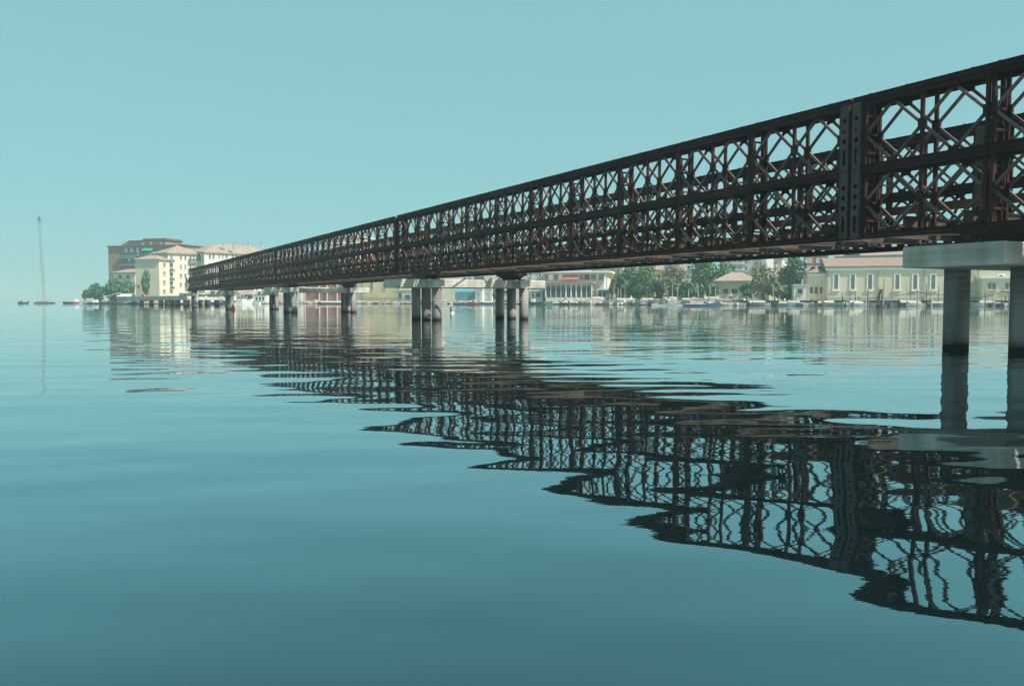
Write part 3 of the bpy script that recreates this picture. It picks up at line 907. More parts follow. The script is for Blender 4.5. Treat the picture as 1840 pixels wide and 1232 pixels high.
mb = MB(); mb.obox(fa.at(-0.1, R.zt-0.4, 0.002), fa.e*(fa.L), fa.n*0.18, (0,0,0.32)); R.put(mb, "cornice", WHITE)
fs_ = Fac(1426, YW-1, 1449, YW-1.5)
R = building("shed", "small pale shed with one dark square opening beside the yellow annex", "shed", fs_, 513.5, 4, OFFWHITE, "flat", None, GREYWALL, 0.15)
window(R, fs_, 1433.5, 1442, 519, 527.5, GREYWALL, GLASS_DARK, 0.08)
fw_ = Fac(1764, YW-12, 1900, YW-16)
R = building("gatehouse", "pale yellow low building with a double window behind the tall pier", "building", fw_, 500.5, 6, YELLOW_PALE, "flat", None, WHITE, 0.25)
window(R, fw_, 1774.5, 1789.5, 508, 520, FRAMEW, SHUTTER, 0.10, 1)
window(R, fw_, 1806, 1820, 508, 520, FRAMEW, SHUTTER, 0.10, 1)
fr_ = Fac(1444, 250, 1487, 248)
R = building("red_house", "dark red rendered block with small white windows behind the yellow annex", "house", fr_, 452, 12, REDWALL, "flat", None, GREYWALL, 0.3)
for x, y in ((1448, 464), (1454.5, 464), (1467.5, 464), (1476, 464), (1454, 478), (1467, 478), (1448, 478)): window(R, fr_, x, x+4.2, y, y+7.5, WHITE, mat("blind_pale", (0.55,0.55,0.52), 0.7), 0.08)
fu = Fac(1500, 215, 1640, 205)
R = building("upper_house", "long house roof with a dark louvred strip above the warehouse", "house", fu, 462, 12, GREYWALL, "gable", 447, TILE_PALE, 0.3)
window(R, fu, 1517, 1545, 457.5, 461, METALGREY, GLASS_DARK, 0.10)
# apartment slabs in the haze behind the trees
for i, (xa, xb, ev, Y, lab, wm) in enumerate(((1292, 1352, 462, 300, "tall pale apartment block behind the tiled bungalow", OFFWHITE), (1352, 1404, 466, 285, "pale apartment block with washing on its balconies beside the dark tree", CREAM))):
    fb = Fac(xa, Y, xb, Y-4)
    R = building("apartment_block", lab, "apartment block", fb, ev, 14, wm, "flat", None, GREYWALL, 0.3)
    for row in range(4):
        for k in range(5):
            x = xa + 5 + k*(xb-xa-8)/5
            window(R, fb, x, x+4.0, ev+5+row*11.5, ev+11+row*11.5, FRAMEW, SHUTTER if (k+row) % 3 else SHUTTER_BR, 0.07)
        balcony(R, fb, xa+22, xa+44, ev+9+row*11.5, ev+13+row*11.5, OFFWHITE)
fb = Fac(1376, 262, 1389, 262)
R = building("stair_tower", "narrow white tower block rising over the olive tree", "building", fb, 456, 5, WHITE, "flat", None, GREYWALL, 0.1)
window(R, fb, 1380, 1384, 482, 487, FRAMEW, GLASS_DARK, 0.06)
fb = Fac(1286, 178, 1360, 176)
R = building("bungalow", "low house with pinkish tiled hip roof among the green trees", "house", fb, 506, 8, BEIGE, "hip", 489, TILE_PALE, 0.6, inset=3)
for xa, xb in ((1300, 1308), (1314, 1325), (1333, 1345)): window(R, fb, xa, xb, 519, 528, BEIGE, GLASS_DARK, 0.07)
fb = Fac(1382, 190, 1408, 190)
R = building("tiled_house", "small house with pale tiled roof squeezed behind the dark tree", "house", fb, 499, 7, CREAM, "hip", 486, TILE_PALE, 0.4, inset=2)
window(R, fb, 1388, 1393, 504, 512, FRAMEW, GLASS_DARK, 0.07)
fb = Fac(1143, 245, 1192, 243)
R = building("pink_roof_house", "house with broad pinkish roof seen over the pale green trees", "house", fb, 486, 10, BEIGE, "hip", 470, TILE_PALE, 0.4, inset=3)
for x in (1153, 1171): window(R, fb, x, x+5, 490, 498, FRAMEW, SHUTTER, 0.08)
for x in (1154, 1173):
    q = P(x, 481, 246); mb = MB(); mb.box(q.x-0.6, q.y-1.6, q.z-0.6, q.x+0.6, q.y+1.6, q.z+0.5); R.put(mb, "dormer", SHUTTER)
fb = Fac(1062, 232, 1122, 229)
R = building("yellow_house", "tall plain yellow house standing behind the waterside restaurant", "house", fb, 474, 11, YELLOW, "hip", 458, TILE_PALE, 0.4, inset=3)
for x in (1097, 1108): window(R, fb, x, x+5, 484, 493, FRAMEW, SHUTTER, 0.08)
mb = MB(); t = fb.hit(1119, 500)[0]; mb.cyl(fb.at(t, GZ, 0.1), fb.at(t, R.zt, 0.1), 0.09, n=8); R.put(mb, "drainpipe", WHITE)

fb = Fac(1192, 236, 1288, 232)
R = building("long_house", "long beige house low behind the brown and bright green trees", "house", fb, 488, 9, BEIGE, "hip", 477, TILE_PALE, 0.4, inset=3)
for x in (1204, 1219, 1234, 1250, 1266): window(R, fb, x, x+4.5, 494, 502, FRAMEW, SHUTTER, 0.08); window(R, fb, x, x+4.5, 512, 520, FRAMEW, SHUTTER, 0.08)

# ------------------------------------------------------------------ waterside restaurant
fb = Fac(977.5, 216, 1091, 213)
R = building("restaurant", "two storey restaurant with glazed ground floor and flat white eaves by the water", "restaurant", fb, 490, 11, CREAM, "flat", None, WHITE, 1.1)
for xa, xb, m_ in ((978.5, 985, SHUTTER), (985.5, 994, WHITE), (994.5, 1003, SHUTTER), (1003.5, 1011, WHITE), (1041, 1049, SHUTTER), (1049.5, 1060, GLASS_DARK), (1061, 1072, SHUTTER), (1075, 1086, SHUTTER)):
    window(R, fb, xa+0.6, xb-0.6, 492.5, 503, FRAMEW, m_, 0.06)
awning(R, fb, 1012, 1039, 493.5, 500.5, 1.0, mat("red_awning", (0.42,0.16,0.12), 0.8, var=0.2, scale=1))
mb = MB(); t0, z0 = fb.hit(982, 508); t1, _ = fb.hit(1070, 508)
mb.obox(fb.at(t0, z0-0.3, 0.01), fb.e*(t1-t0), fb.n*5.2, (0,0,0.32)); R.put(mb, "canopy", mat("canopy_pink", (0.36,0.20,0.18), 0.8, var=0.2, scale=1))
zc = z0 - 0.301
fg = Fac.__new__(Fac); fg.A = fb.at(t0+0.5, 0, 4.6); fg.B = fb.at(t1-0.5, 0, 4.6); fg.e, fg.n = fb.e, fb.n; fg.L = (fg.B-fg.A).length
zs = GZ + 0.9
mb = MB(); mb.obox(fg.at(0, GZ-0.3, 0), fg.e*fg.L, -fg.n*4.5, (0,0,zs-GZ+0.3)); R.put(mb, "plinth", OFFWHITE)
nb_ = 9
for k in range(nb_):
    ta, tb = fg.L*k/nb_ + 0.12, fg.L*(k+1)/nb_ - 0.12
    mb = MB(); mb.obox(fg.at(ta, zs+0.002, -0.06), fg.e*(tb-ta), fg.n*0.04, (0,0,zc-zs-0.6)); o = R.put(mb, "window", GLASS_DARK)
    mb = MB(); mb.obox(fg.at(ta, zc-1.05, -0.015), fg.e*(tb-ta), fg.n*0.05, (0,0,0.07)); mb.obox(fg.at((ta+tb)/2-0.03, zs+0.003, -0.016), fg.e*0.06, fg.n*0.04, (0,0,zc-zs-0.62)); R.put(mb, "glazing_bar", METALGREY, o)
for k in range(nb_+1):
    tt = fg.L*k/nb_; wd_ = 0.30 if k in (0, 4, 5, 6, 7, 9) else 0.12
    mb = MB(); mb.obox(fg.at(tt-wd_/2, zs+0.001, -0.10), fg.e*wd_, fg.n*0.22, (0,0,zc-zs-0.002)); R.put(mb, "mullion", WHITE)
mb = MB(); mb.obox(fg.at(0.01, zc-0.6, -0.07), fg.e*(fg.L-0.02), fg.n*0.08, (0,0,0.59)); R.put(mb, "fascia", GREYWALL)
mb = MB(); ta, za = fb.hit(1086, 497); mb.obox(fb.at(ta, GZ, 0.8), fb.e*0.5, fb.n*0.5, (0,0,za-GZ)); R.put(mb, "pillar", WHITE)
fk = Fac(1074, 208, 1094, 207)
R = building("kiosk", "low white roofed kiosk with dark open front beside the restaurant", "kiosk", fk, 521.5, 4, BALC, "flat", None, WHITE, 0.3)
for xa, xb in ((1076, 1081), (1083, 1090)): window(R, fk, xa, xb, 524, 534, WHITE, GLASS_DARK, 0.05)
fb = Fac(930, 226, 979, 224)
R = building("white_house", "blank white house wall between the restaurant and the wide pier", "house", fb, 484, 10, OFFWHITE, "flat", None, GREYWALL, 0.3)
for x in (951, 968): window(R, fb, x, x+4.5, 489, 497, WHITE, SHUTTER, 0.07)
fb = Fac(953, 214, 975, 213.5)
R = building("terrace_hut", "low beige terrace hut under the white house wall", "hut", fb, 523, 4, BEIGE, "flat", None, OFFWHITE, 0.2)
for xa, xb in ((956, 960), (963, 971)): window(R, fb, xa, xb, 526, 534, BEIGE, GLASS_DARK, 0.05)

# ------------------------------------------------------------------ buildings seen under the wide pier and behind the truss
fb = Fac(790, 262, 938, 255)
R = building("market_hall", "wide pale flat hall with a dark sign board behind the double column pier", "hall", fb, 482, 16, OFFWHITE, "flat", None, GREYWALL, 0.3)
t0, z1 = fb.hit(853, 496.5); t1, z0 = fb.hit(870, 502.5); mb = MB(); mb.obox(fb.at(t0, z0, 0.01), fb.e*(t1-t0), fb.n*0.12, (0,0,z1-z0)); R.put(mb, "sign_board", BALC)
for x in (833, 842, 880, 895, 907): window(R, fb, x, x+5, 499, 501.5, GREYWALL, GLASS_DARK, 0.05)
for x in (905, 918): window(R, fb, x, x+7, 522, 527, GREYWALL, GLASS_DARK, 0.07)
ft = Fac(818, 248, 852, 247)
R = Rel("tarp_tent", "turquoise blue tarpaulin tent by the water between the pier columns", "tent", ft.at(ft.L/2, GZ, -3))
ze = zat(524, 248); zr = zat(517.5, 251)
mb = MB(); mb.prism([ft.at(0, GZ, 0), ft.at(0, ze, 0), ft.at(0, zr, -3), ft.at(0, ze, -6), ft.at(0, GZ, -6)], ft.e*ft.L); R.put(mb, "cover", TARP)
for k in range(5):
    mb = MB(); tt = 0.4 + k*(ft.L-0.8)/4; mb.cyl(ft.at(tt, GZ, 0.05), ft.at(tt, ze, 0.05), 0.05, n=6); R.put(mb, "tent_pole", METALGREY)
for xa, xb, lab in ((853.5, 867, "left one of two white boat sheds beside the turquoise tent"), (869, 884, "right one of two white boat sheds, next to a slim dark tree")):
    fq = Fac(xa, 246, xb, 245)
    R = building("boat_shed", lab, "shed", fq, 519.5, 6, WHITE, "gable", 516, OFFWHITE, 0.2)
    window(R, fq, xa+4, xb-4, 526, 536, OFFWHITE, mat("blind_pale", (0.55,0.55,0.52), 0.7), 0.06)
fb = Fac(652, 285, 738, 280)
R = building("yellow_store", "large plain yellow store house between the second and third pier", "store house", fb, 486, 16, YELLOW, "hip", 474, TILE_PALE, 0.4, inset=4)
for x in (665, 688, 712): window(R, fb, x, x+6, 508, 520, FRAMEW, SHUTTER, 0.08)
fb = Fac(712, 276, 742, 275)
R = building("lean_to", "pale grey lean-to with a flat roof against the yellow store house", "shed", fb, 522, 4, GREYWALL, "flat", None, OFFWHITE, 0.2)
window(R, fb, 716, 722, 526, 535, GREYWALL, GLASS_DARK, 0.06); window(R, fb, 728, 737, 530, 538, GREYWALL, GLASS_DARK, 0.06)
fb = Fac(540, 290, 632, 287)
R = building("red_store", "low brick red store house with white posts seen under the bridge", "store house", fb, 499, 10, REDWALL, "hip", 492, TILE, 0.3, inset=3)
for x in (552, 566, 580, 594, 616): window(R, fb, x, x+6, 518, 527, REDWALL, SHUTTER_BR, 0.07)
for x in (548, 574, 588, 606):
    tt = fb.hit(x, 520)[0]; mb = MB(); mb.obox(fb.at(tt, GZ, 0.3), fb.e*0.25, fb.n*0.25, (0,0,R.zt-GZ-0.05)); R.put(mb, "post", OFFWHITE)
fb = Fac(630, 288, 651, 287)
R = building("white_gable_house", "small white house at the right end of the red store", "house", fb, 502, 8, WHITE, "flat", None, GREYWALL, 0.2)
window(R, fb, 636, 641, 508, 516, FRAMEW, SHUTTER, 0.07)
for xa, xb, Yb, ev, lab in ((586, 648, 330, 426.5, "pink terracotta apartment block showing through the middle of the truss"), (508, 584, 336, 450, "lower pink apartment block left of the terracotta block behind the truss")):
    fb = Fac(xa, Yb, xb, Yb-3)
    R = building("terracotta_block", lab, "apartment block", fb, ev, 14, PINKWALL, "flat", None, WHITE, 0.3)
    for row in range(5):
        t0, z0 = fb.hit(xa, ev+11.5+row*16); mb = MB(); mb.obox(fb.at(0.0, z0, 0.002), fb.e*fb.L, fb.n*0.15, (0,0,0.45)); R.put(mb, "string_course", WHITE)
        for k in range(5):
            x = xa + 4 + k*(xb-xa-6)/5; window(R, fb, x, x+5.5, ev+3+row*16, ev+10.5+row*16, WHITE, SHUTTER if k % 2 else mat("blind_pale", (0.55,0.55,0.52), 0.7), 0.08)
fb = Fac(655, 345, 780, 338)
R = building("pale_block", "hazy pale pink block low behind the yellow store house", "apartment block", fb, 452, 14, mat("faded_pink_render", (0.55,0.40,0.33), 0.85, var=0.1, scale=0.4), "hip", 444, TILE_PALE, 0.3, inset=4)
for row in range(3):
    for k in range(7): x = 662 + k*16; window(R, fb, x, x+5, 457+row*15, 465+row*15, WHITE, SHUTTER, 0.08)

# ------------------------------------------------------------------ left shore
fb = Fac(196.5, 296, 332, 288)
R = building("brick_apartments", "tall brown brick apartment block with green awnings at the left end of the shore", "apartment block", fb, 443.5, 16, BRICK, "flat", None, SHUTTER_BR, 0.5)
z_ = R.zt + 0.33
fp = Fac(233, 301, 299, 297)
mb = MB(); mb.prism([fp.at(-4.5, z_, 0), fp.at(0, z_, 0), fp.at(0, zat(432.0, 300), 0)], -fp.n*9); mb.obox(fp.at(0.004, z_, 0), fp.e*(fp.L), -fp.n*9, (0,0,zat(433.5, 300)-z_)); R.put(mb, "penthouse", BRICK)
mb = MB(); zt_ = zat(433.5, 300); mb.obox(fp.at(0.2, zt_+0.003, 0.4), fp.e*(fp.L+0.2), -fp.n*9.8, (0,0,0.3)); mb.obox(fp.at(fp.L*0.42, zt_+0.304, 0.45), fp.e*(fp.L*0.62), -fp.n*9, (0,0,0.55)); R.put(mb, "roof", SHUTTER_BR)
for x in (255, 269.5, 288): window(R, fp, x, x+3.5, 434.5 if x > 260 else 436.5, 441, WHITE, mat("blind_pale", (0.55,0.55,0.52), 0.7), 0.1)
for x in (225, 235, 245.5): window(R, fb, x, x+3.6, 446, 452, WHITE, mat("blind_pale", (0.55,0.55,0.52), 0.7), 0.09)
window(R, fb, 281, 289, 446, 455, BRICK, SHUTTER, 0.07)
awning(R, fb, 258, 277, 444.5, 450, 1.3)
balcony(R, fb, 256, 278, 450.5, 456, mat("balcony_blue", (0.04,0.12,0.17), 0.8, var=0.2), 1.0)
balcony(R, fb, 219, 250, 453.5, 459, BALC, 1.0)
awning(R, fb, 220, 248, 459.6, 462.5, 1.2)
for x in (222, 230, 238): window(R, fb, x, x+4.5, 464, 470, BRICK, GLASS_DARK if x != 230 else WHITE, 0.06)
balcony(R, fb, 217, 244, 471, 476, BALC, 0.9)
for x in (220, 228, 235): window(R, fb, x, x+4.5, 478, 484, BRICK, GLASS_DARK, 0.06)
sl = side_of(R, False)
for k, y in enumerate((448, 460, 472, 485, 498)):
    z0 = zat(y+4, 297)
    mb = MB(); mb.obox(fb.at(-1.3, z0, -2.0), fb.e*1.299, -fb.n*6, (0,0,0.18)); b_ = R.put(mb, "balcony", GREYWALL)
    mb = MB(); mb.obox(fb.at(-1.3, z0+0.181, -2.0), fb.e*0.06, -fb.n*6, (0,0,0.95)); mb.obox(fb.at(-1.235, z0+0.181, -2.0), fb.e*1.2, -fb.n*0.06, (0,0,0.95)); R.put(mb, "railing", BALC, b_)
mb = MB()
for k in range(14):
    tt = 0.3 + k*1.9; mb.obox(fb.at(tt, z_, 0.35), fb.e*0.05, -fb.n*0.05, (0,0,0.8))
mb.obox(fb.at(0.3, z_+0.803, 0.35), fb.e*24.9, -fb.n*0.05, (0,0,0.05)); R.put(mb, "roof_railing", METALGREY)
for x, h in ((224, 428), (310, 436), (318, 434)):
    p = P(x, 445, 297); mb = MB(); mb.cyl((p.x, p.y, z_), (p.x, p.y, zat(h, 297)), 0.05, n=5); mb.beam((p.x-0.5, p.y, zat(h+1.5, 297)), (p.x+0.5, p.y, zat(h+1.5, 297)), 0.05, 0.05); R.put(mb, "aerial", METALGREY)
fb = Fac(204.5, 262, 243.5, 259)
R = building("low_white_house", "low white house with pink roof below the brown brick apartments", "house", fb, 490.5, 8, OFFWHITE, "hip", 483, TILE_PALE, 0.5, inset=2)
for x in (213, 227): window(R, fb, x, x+6, 494.5, 500.5, FRAMEW, GLASS_DARK, 0.08)
fb = Fac(244.5, 243, 287, 241)
R = building("blank_wall_house", "beige four storey house with a blank wall facing the water", "house", fb, 467, 4.6, BEIGE, "hip", 458.5, TILE_PALE, 0.5, inset=2.6)
fz = side_of(R, True)
for y in (472, 487.5, 503.5, 519.5): window(R, fz, 292.5, 297.5, y, y+7, FRAMEW, SHUTTER, 0.08)
fb = Fac(303, 253, 368, 261)
R = building("cream_apartments", "cream apartment house with rows of small windows left of the bridge end", "apartment block", fb, 455, 13, CREAM, "hip", 440.5, TILE_PALE, 0.6, inset=6)
for k, y in enumerate((459, 475.5, 491.5, 507)):
    for x in (323.2, 331.3): window(R, fb, x, x+3.4, y, y+7.5, FRAMEW, SHUTTER_BR if (k+int(x)) % 2 else SHUTTER, 0.08)
    window(R, fb, 305.5, 310.5, y-0.5, y+9, FRAMEW, SHUTTER, 0.06); balcony(R, fb, 304, 311.5, y+8, y+12, BALC, 1.0)
    window(R, fb, 340.5, 344, y, y+8, FRAMEW, SHUTTER_BR, 0.07); window(R, fb, 346, 349.5, y, y+8, FRAMEW, SHUTTER, 0.07)
    balcony(R, fb, 338.5, 351.5, y+6.5, y+11, BALC, 1.0)
    window(R, fb, 355, 359, y+2, y+8, FRAMEW, SHUTTER, 0.07); window(R, fb, 362.5, 366.5, y+2, y+8, FRAMEW, SHUTTER, 0.07)
awning(R, fb, 353, 367.5, 457, 463, 1.3); balcony(R, fb, 352.5, 368, 464.5, 469.5, BALC, 1.2)
fb = Fac(368.6, 258, 505, 280)
R = building("white_terrace", "long white apartment terrace under a pink tiled roof, half hidden by the truss", "apartment block", fb, 453.5, 12, OFFWHITE, "hip", 440.0, TILE_PALE, 0.6, inset=8)
for row in range(5):
    for x in (375, 381.5, 392, 398, 405, 416, 422.5, 435, 442, 452, 459, 470, 477, 488, 495):
        window(R, fb, x, x+3.6, 457+row*15.5, 465+row*15.5, FRAMEW, SHUTTER if int(x+row) % 3 else SHUTTER_BR, 0.08)
for x in (402, 420, 447, 470): p = P(x, 444, 265); chimney(R, p.x, p.y, zat(447, 265), 0.8, 1.7)
for x in (352, 424, 437):
    p = P(x, 444, 263); mb = MB(); mb.cyl((p.x, p.y, zat(449, 263)), (p.x, p.y, zat(424 if x == 424 else 430, 263)), 0.04, n=5); R.put(mb, "aerial", METALGREY)

rg_q = random.Random(77)
for xa, xb, Yq, ev, wm, lab in ((372, 398, 244, 526, GREYWALL, "low grey boat shed behind the blue cabin boat at the left shore"), (424, 446, 245, 524, BEIGE, "low beige boat shed right of the fourth pier"), (456, 478, 247, 529, OFFWHITE, "low pale boat shed left of the third pier's far column"), (494, 540, 262, 516, GREYWALL, "long grey shed behind the third pier's columns")):
    fb = Fac(xa, Yq, xb, Yq); R = building("boat_shed", lab, "shed", fb, ev, 4, wm, "gable", ev-4.5, TILE if wm is BEIGE else GREYWALL, 0.2)
    for k in range(3): x = xa+3+k*(xb-xa-4)/3; window(R, fb, x, x+4, ev+4, ev+10, wm, GLASS_DARK, 0.06)
# ------------------------------------------------------------------ trees
T = tree
T("leafy_tree", "dark green round tree right beside the yellow annex", 1424, 461, 534, 27, 170, LEAF_DARK, 1, 2400, 12)
T("leafy_tree", "bright mid green tree with the broadest crown behind the blue boat", 1262, 466, 533, 34, 178, LEAF_MID, 2, 2600, 13)
T("leafy_tree", "thinning green tree at the left edge of the tiled bungalow", 1298, 468, 532, 20, 182, LEAF_MID, 12, 1300, 8)
T("leafy_tree", "greyish brown half bare tree left of the bright green tree", 1206, 472, 533, 30, 180, LEAF_BROWN, 3, 1600, 11, leaf=0.27)
T("leafy_tree", "yellowish green tree left of the brown half bare tree", 1166, 474, 534, 28, 186, LEAF_LIGHT, 4, 1900, 11)
T("leafy_tree", "blue green tree rising just right of the yellow house", 1130, 476, 534, 26, 190, LEAF_MID, 5, 1900, 11)
T("leafy_tree", "small pale green tree growing against the yellow house wall", 1108, 490, 534, 13, 197, LEAF_LIGHT, 6, 800, 7)
T("leafy_tree", "olive green feathery tree between bungalow and dark tree", 1372, 474, 533, 22, 172, LEAF_OLIVE, 7, 1700, 10, leaf=0.28)
T("leafy_tree", "low green bush tree at the right end of the bungalow", 1342, 508, 535, 12, 168, LEAF_DARK, 8, 700, 6)
T("leafy_tree", "low light green tree in front of the olive feathery tree", 1392, 505, 535, 16, 166, LEAF_LIGHT, 9, 800, 7)
T("clipped_tree", "clipped round dark tree, left one beside the restaurant kiosk", 1099, 506, 531, 7.5, 203, LEAF_DARK, 10, 700, 4, leaf=0.22)
T("clipped_tree", "clipped round dark tree, right one beside the restaurant kiosk", 1113, 507, 533, 8, 202, LEAF_DARK, 11, 700, 4, leaf=0.22)
T("leafy_tree", "slim tall green tree before the blank beige wall", 262, 484, 533, 11, 232, LEAF_MID, 13, 1300, 9, tall=True, leaf=0.3)
T("leafy_tree", "wide dark green tree, middle and tallest of the clump at the left point", 205, 499, 541, 25, 243, LEAF_DARK, 14, 2000, 10)
T("leafy_tree", "dark green tree sloping down to the tip of the left point", 174, 508, 542, 19, 247, LEAF_DARK, 15, 1500, 9)
T("leafy_tree", "dark green tree of the left clump nearest the low white house", 230, 503, 541, 15, 240, LEAF_MID, 16, 1300, 8)
T("leafy_tree", "small thin shrub at the very tip of the left point", 153, 523, 543, 8, 250, LEAF_MID, 17, 500, 5)
T("slim_tree", "slim dark tree standing by the right boat shed", 888, 518, 540, 4.5, 243, LEAF_DARK, 18, 400, 6, tall=True, leaf=0.25)
T("leafy_tree", "low bush by the water left of the brown half bare tree", 1150, 512, 536, 16, 178, LEAF_DARK, 19, 900, 7)
T("leafy_tree", "dense low bush under the bright green tree", 1240, 508, 536, 22, 172, LEAF_DARK, 20, 1000, 8)

T("leafy_tree", "low bush between the blue green tree and the yellowish tree", 1147, 500, 537, 17, 190, LEAF_MID, 31, 1200, 9)
T("leafy_tree", "low bush filling under the brown half bare tree", 1213, 510, 537, 18, 174, LEAF_MID, 32, 1100, 9)
T("leafy_tree", "low bush at the foot of the bright green tree, beside the bungalow", 1280, 508, 537, 16, 171, LEAF_MID, 33, 1100, 9)
T("leafy_tree", "low bush at the foot of the dark tree by the annex", 1408, 513, 537, 14, 168, LEAF_MID, 34, 900, 8)
T("leafy_tree", "low dark bush at the foot of the yellowish green tree", 1180, 508, 537, 15, 182, LEAF_DARK, 35, 1000, 8)
T("leafy_tree", "low bush beside the clipped round trees", 1124, 514, 537, 10, 196, LEAF_DARK, 36, 700, 7)

T("leafy_tree", "low dark bush right of the grey boat shed on the left shore", 409, 524, 540, 9, 243, LEAF_DARK, 41, 600, 6)
T("leafy_tree", "low green bush between the beige and pale boat sheds", 450, 526, 540, 7, 243, LEAF_MID, 42, 500, 6)
T("leafy_tree", "small bushy tree left of the long grey shed", 485, 518, 540, 8, 255, LEAF_DARK, 43, 600, 6)
# ------------------------------------------------------------------ the shore edge: stones, jetties, poles
for (xa, xb, lab) in ((1300, 1428, "pale stone quay wall below the bungalow and the dark tree"), (1430, 1556, "pale stone quay wall below the yellow annex and warehouse"), (1558, 1720, "pale stone quay wall below the warehouse's right windows"), (1722, 1960, "pale stone quay wall behind the tall pier's columns")):
    a, b_ = P(xa, 540, shore_y(xa)-0.15), P(xb, 540, shore_y(xb)-0.15)
    a.z = b_.z = 0; d = b_ - a; nn = Vector((-d.y, d.x, 0)).normalized()
    if nn.y < 0: nn = -nn
    R = Rel("quay_wall", lab, "quay wall", (a+b_)/2, "sections of the stone quay wall")
    x = 0; e = d.normalized(); L_ = d.length
    mb = MB(); mb.obox(a + Vector((0,0,-0.8)), d, nn*0.9, (0,0,1.03)); R.put(mb, "footing", WOOD_DARK)
    for row in range(2):
        x = 0
        while x < L_ - 0.05:
            w_ = min(L_-x, rg_q.uniform(0.7, 1.5)); o_ = rg_q.uniform(0.0, 0.07)
            mb = MB(); mb.obox(a + e*(x+0.015) - nn*(0.02-o_) + Vector((0,0,0.235+0.325*row)), e*(w_-0.03), nn*0.8, (0,0,0.315)); R.put(mb, "stone", STONE); x += w_
    mb = MB(); mb.obox(a - nn*0.06 + Vector((0,0,0.885)), d, nn*1.1, (0,0,0.09)); R.put(mb, "coping", GREYWALL)
rg = random.Random(21)
st = MB()
for i in range(1500):
    px = rg.uniform(335, 1960) if i % 3 else rg.uniform(900, 1900)
    Ys = shore_y(px); k = rg.random()*(0.28 if px > 1300 else 1)
    Yq = Ys - 0.8 + 3.2*k; p = P(px, 540, Yq)
    r = rg.uniform(0.25, 0.6)*(1.25 if rg.random() < 0.15 else 1)
    st.blob((p.x, p.y, 0.05 + 0.85*k*min(1, 1.0) + rg.uniform(-0.1, 0.1)), r, (1.35, 1.0, 0.7), 6, 4, 0.22, rg)
for i in range(420):
    px = rg.uniform(945, 1335); Ys = shore_y(px); k = rg.random(); p = P(px, 540, Ys - 0.3 + 3.6*k)
    st.blob((p.x, p.y, 0.15 + 0.8*k), rg.uniform(0.35, 0.75), (1.5, 1.0, 0.75), 6, 4, 0.25, rg)
so = st.build("rubble", STONE); so["kind"] = "stuff"
for (xa, xb, off, lab) in ((1432, 1545, 0.2, "timber landing stage along the water before the warehouse's left half"), (1560, 1700, 0.2, "timber landing stage with a sagging handrail left of the tall pier"),
                           (1742, 1838, 0.2, "timber landing stage seen between the columns of the tall pier"), (1330, 1425, 0.2, "timber landing stage in front of the bungalow and dark tree")):
    a, b = P(xa, 540, shore_y(xa)-off), P(xb, 540, shore_y(xb)-off); a.z = b.z = 0
    R = Rel("landing_stage", lab, "jetty", (a+b)/2, "timber landing stages")
    d = (b-a); L_ = d.length; e = d/L_; nn = Vector((e.y, -e.x, 0))
    if nn.y > 0: nn = -nn
    x = 0; k = 0
    mb = MB()
    while x < L_-0.2:
        mb.obox(a + e*x + nn*(-0.7+rg.uniform(-.04,.04)) + Vector((0,0,0.98+rg.uniform(0,.012))), e*0.24, nn*1.5, (0,0,0.05)); x += 0.27
    o = R.put(mb, "deck_plank", WOOD); o["kind"] = "stuff"
    mb = MB(); mb.beam(a + nn*0.6 + Vector((0,0,0.88)), b + nn*0.6 + Vector((0,0,0.88)), 0.12, 0.18); R.put(mb, "bearer", WOOD_DARK)
    m_ = int(L_/2.4)
    for k in range(m_+1):
        q = a + e*(L_*k/m_)
        mb = MB(); mb.cyl(q + nn*0.72 + Vector((0,0,-0.6)), q + nn*0.72 + Vector((rg.uniform(-.1,.1),0,1.0+rg.uniform(0.1,0.9))), 0.09, 0.075, 7); R.put(mb, "post", WOOD_DARK)
    if xa in (1560, 1742):
        pts = [a, a + e*L_*0.28, a + e*L_*0.62, b]; zz = [1.5, 1.55, 2.5, 1.9]
        for i in range(3):
            mb = MB(); mb.beam(pts[i] + Vector((0,0,zz[i])), pts[i+1] + Vector((0,0,zz[i+1])), 0.09, 0.10); R.put(mb, "handrail", WOOD_DARK)

POLES = [(1103,515,541,0),(1110,518,542,1),(1116,519,541,-1),(1122,508,548,1),(1124.5,530,548.5,0),(1208,512,541,0),(1217,508,540,1),(1255,509,541,-2),(1273,511,541,4),(1237,520,541,0),
         (1285,516,541,1),(1302,531,549,0),(1318,528,549,0),(1342.5,530,549.3,0),(1365,524,549.4,0),(1389,512,541,0),(1400,530,549.6,0),(1469,509,549.9,0),(1476.5,503,550,0),(1513,524,550,0),(1521,521,550,0),
         (1527,520,550,0),(1537,525,550,0),(1559.5,519,550.4,0),(1570,505,550,1),(1577,517,550,0),(1586,500,551,2),(1602,523,550.6,0),(1629,505,550.3,0),(1634,512,550,3),(1648,520,550.6,0),(1664,509,550.4,0),
         (1673.5,519,551,0),(1686,515,550.5,0),(1770,526,551,0),(1783,530,551,0),(1787,527,551.2,0),(1800,537,551,0),(1812,522,551,0)]
near_what = [(1130,"before the blue green tree"),(1225,"before the brown half bare tree"),(1290,"near the blue boat"),(1350,"before the bungalow"),(1405,"before the olive tree"),(1485,"before the yellow annex"),(1545,"before the warehouse's left windows"),(1615,"near the tripod of tied piles"),(1700,"just left of the tall pier"),(1900,"seen between the tall pier's columns")]
cnt = {}
for px, t, b, ln in POLES:
    wname = next(w for lim, w in near_what if px < lim); cnt[wname] = cnt.get(wname, 0) + 1
seen = {}
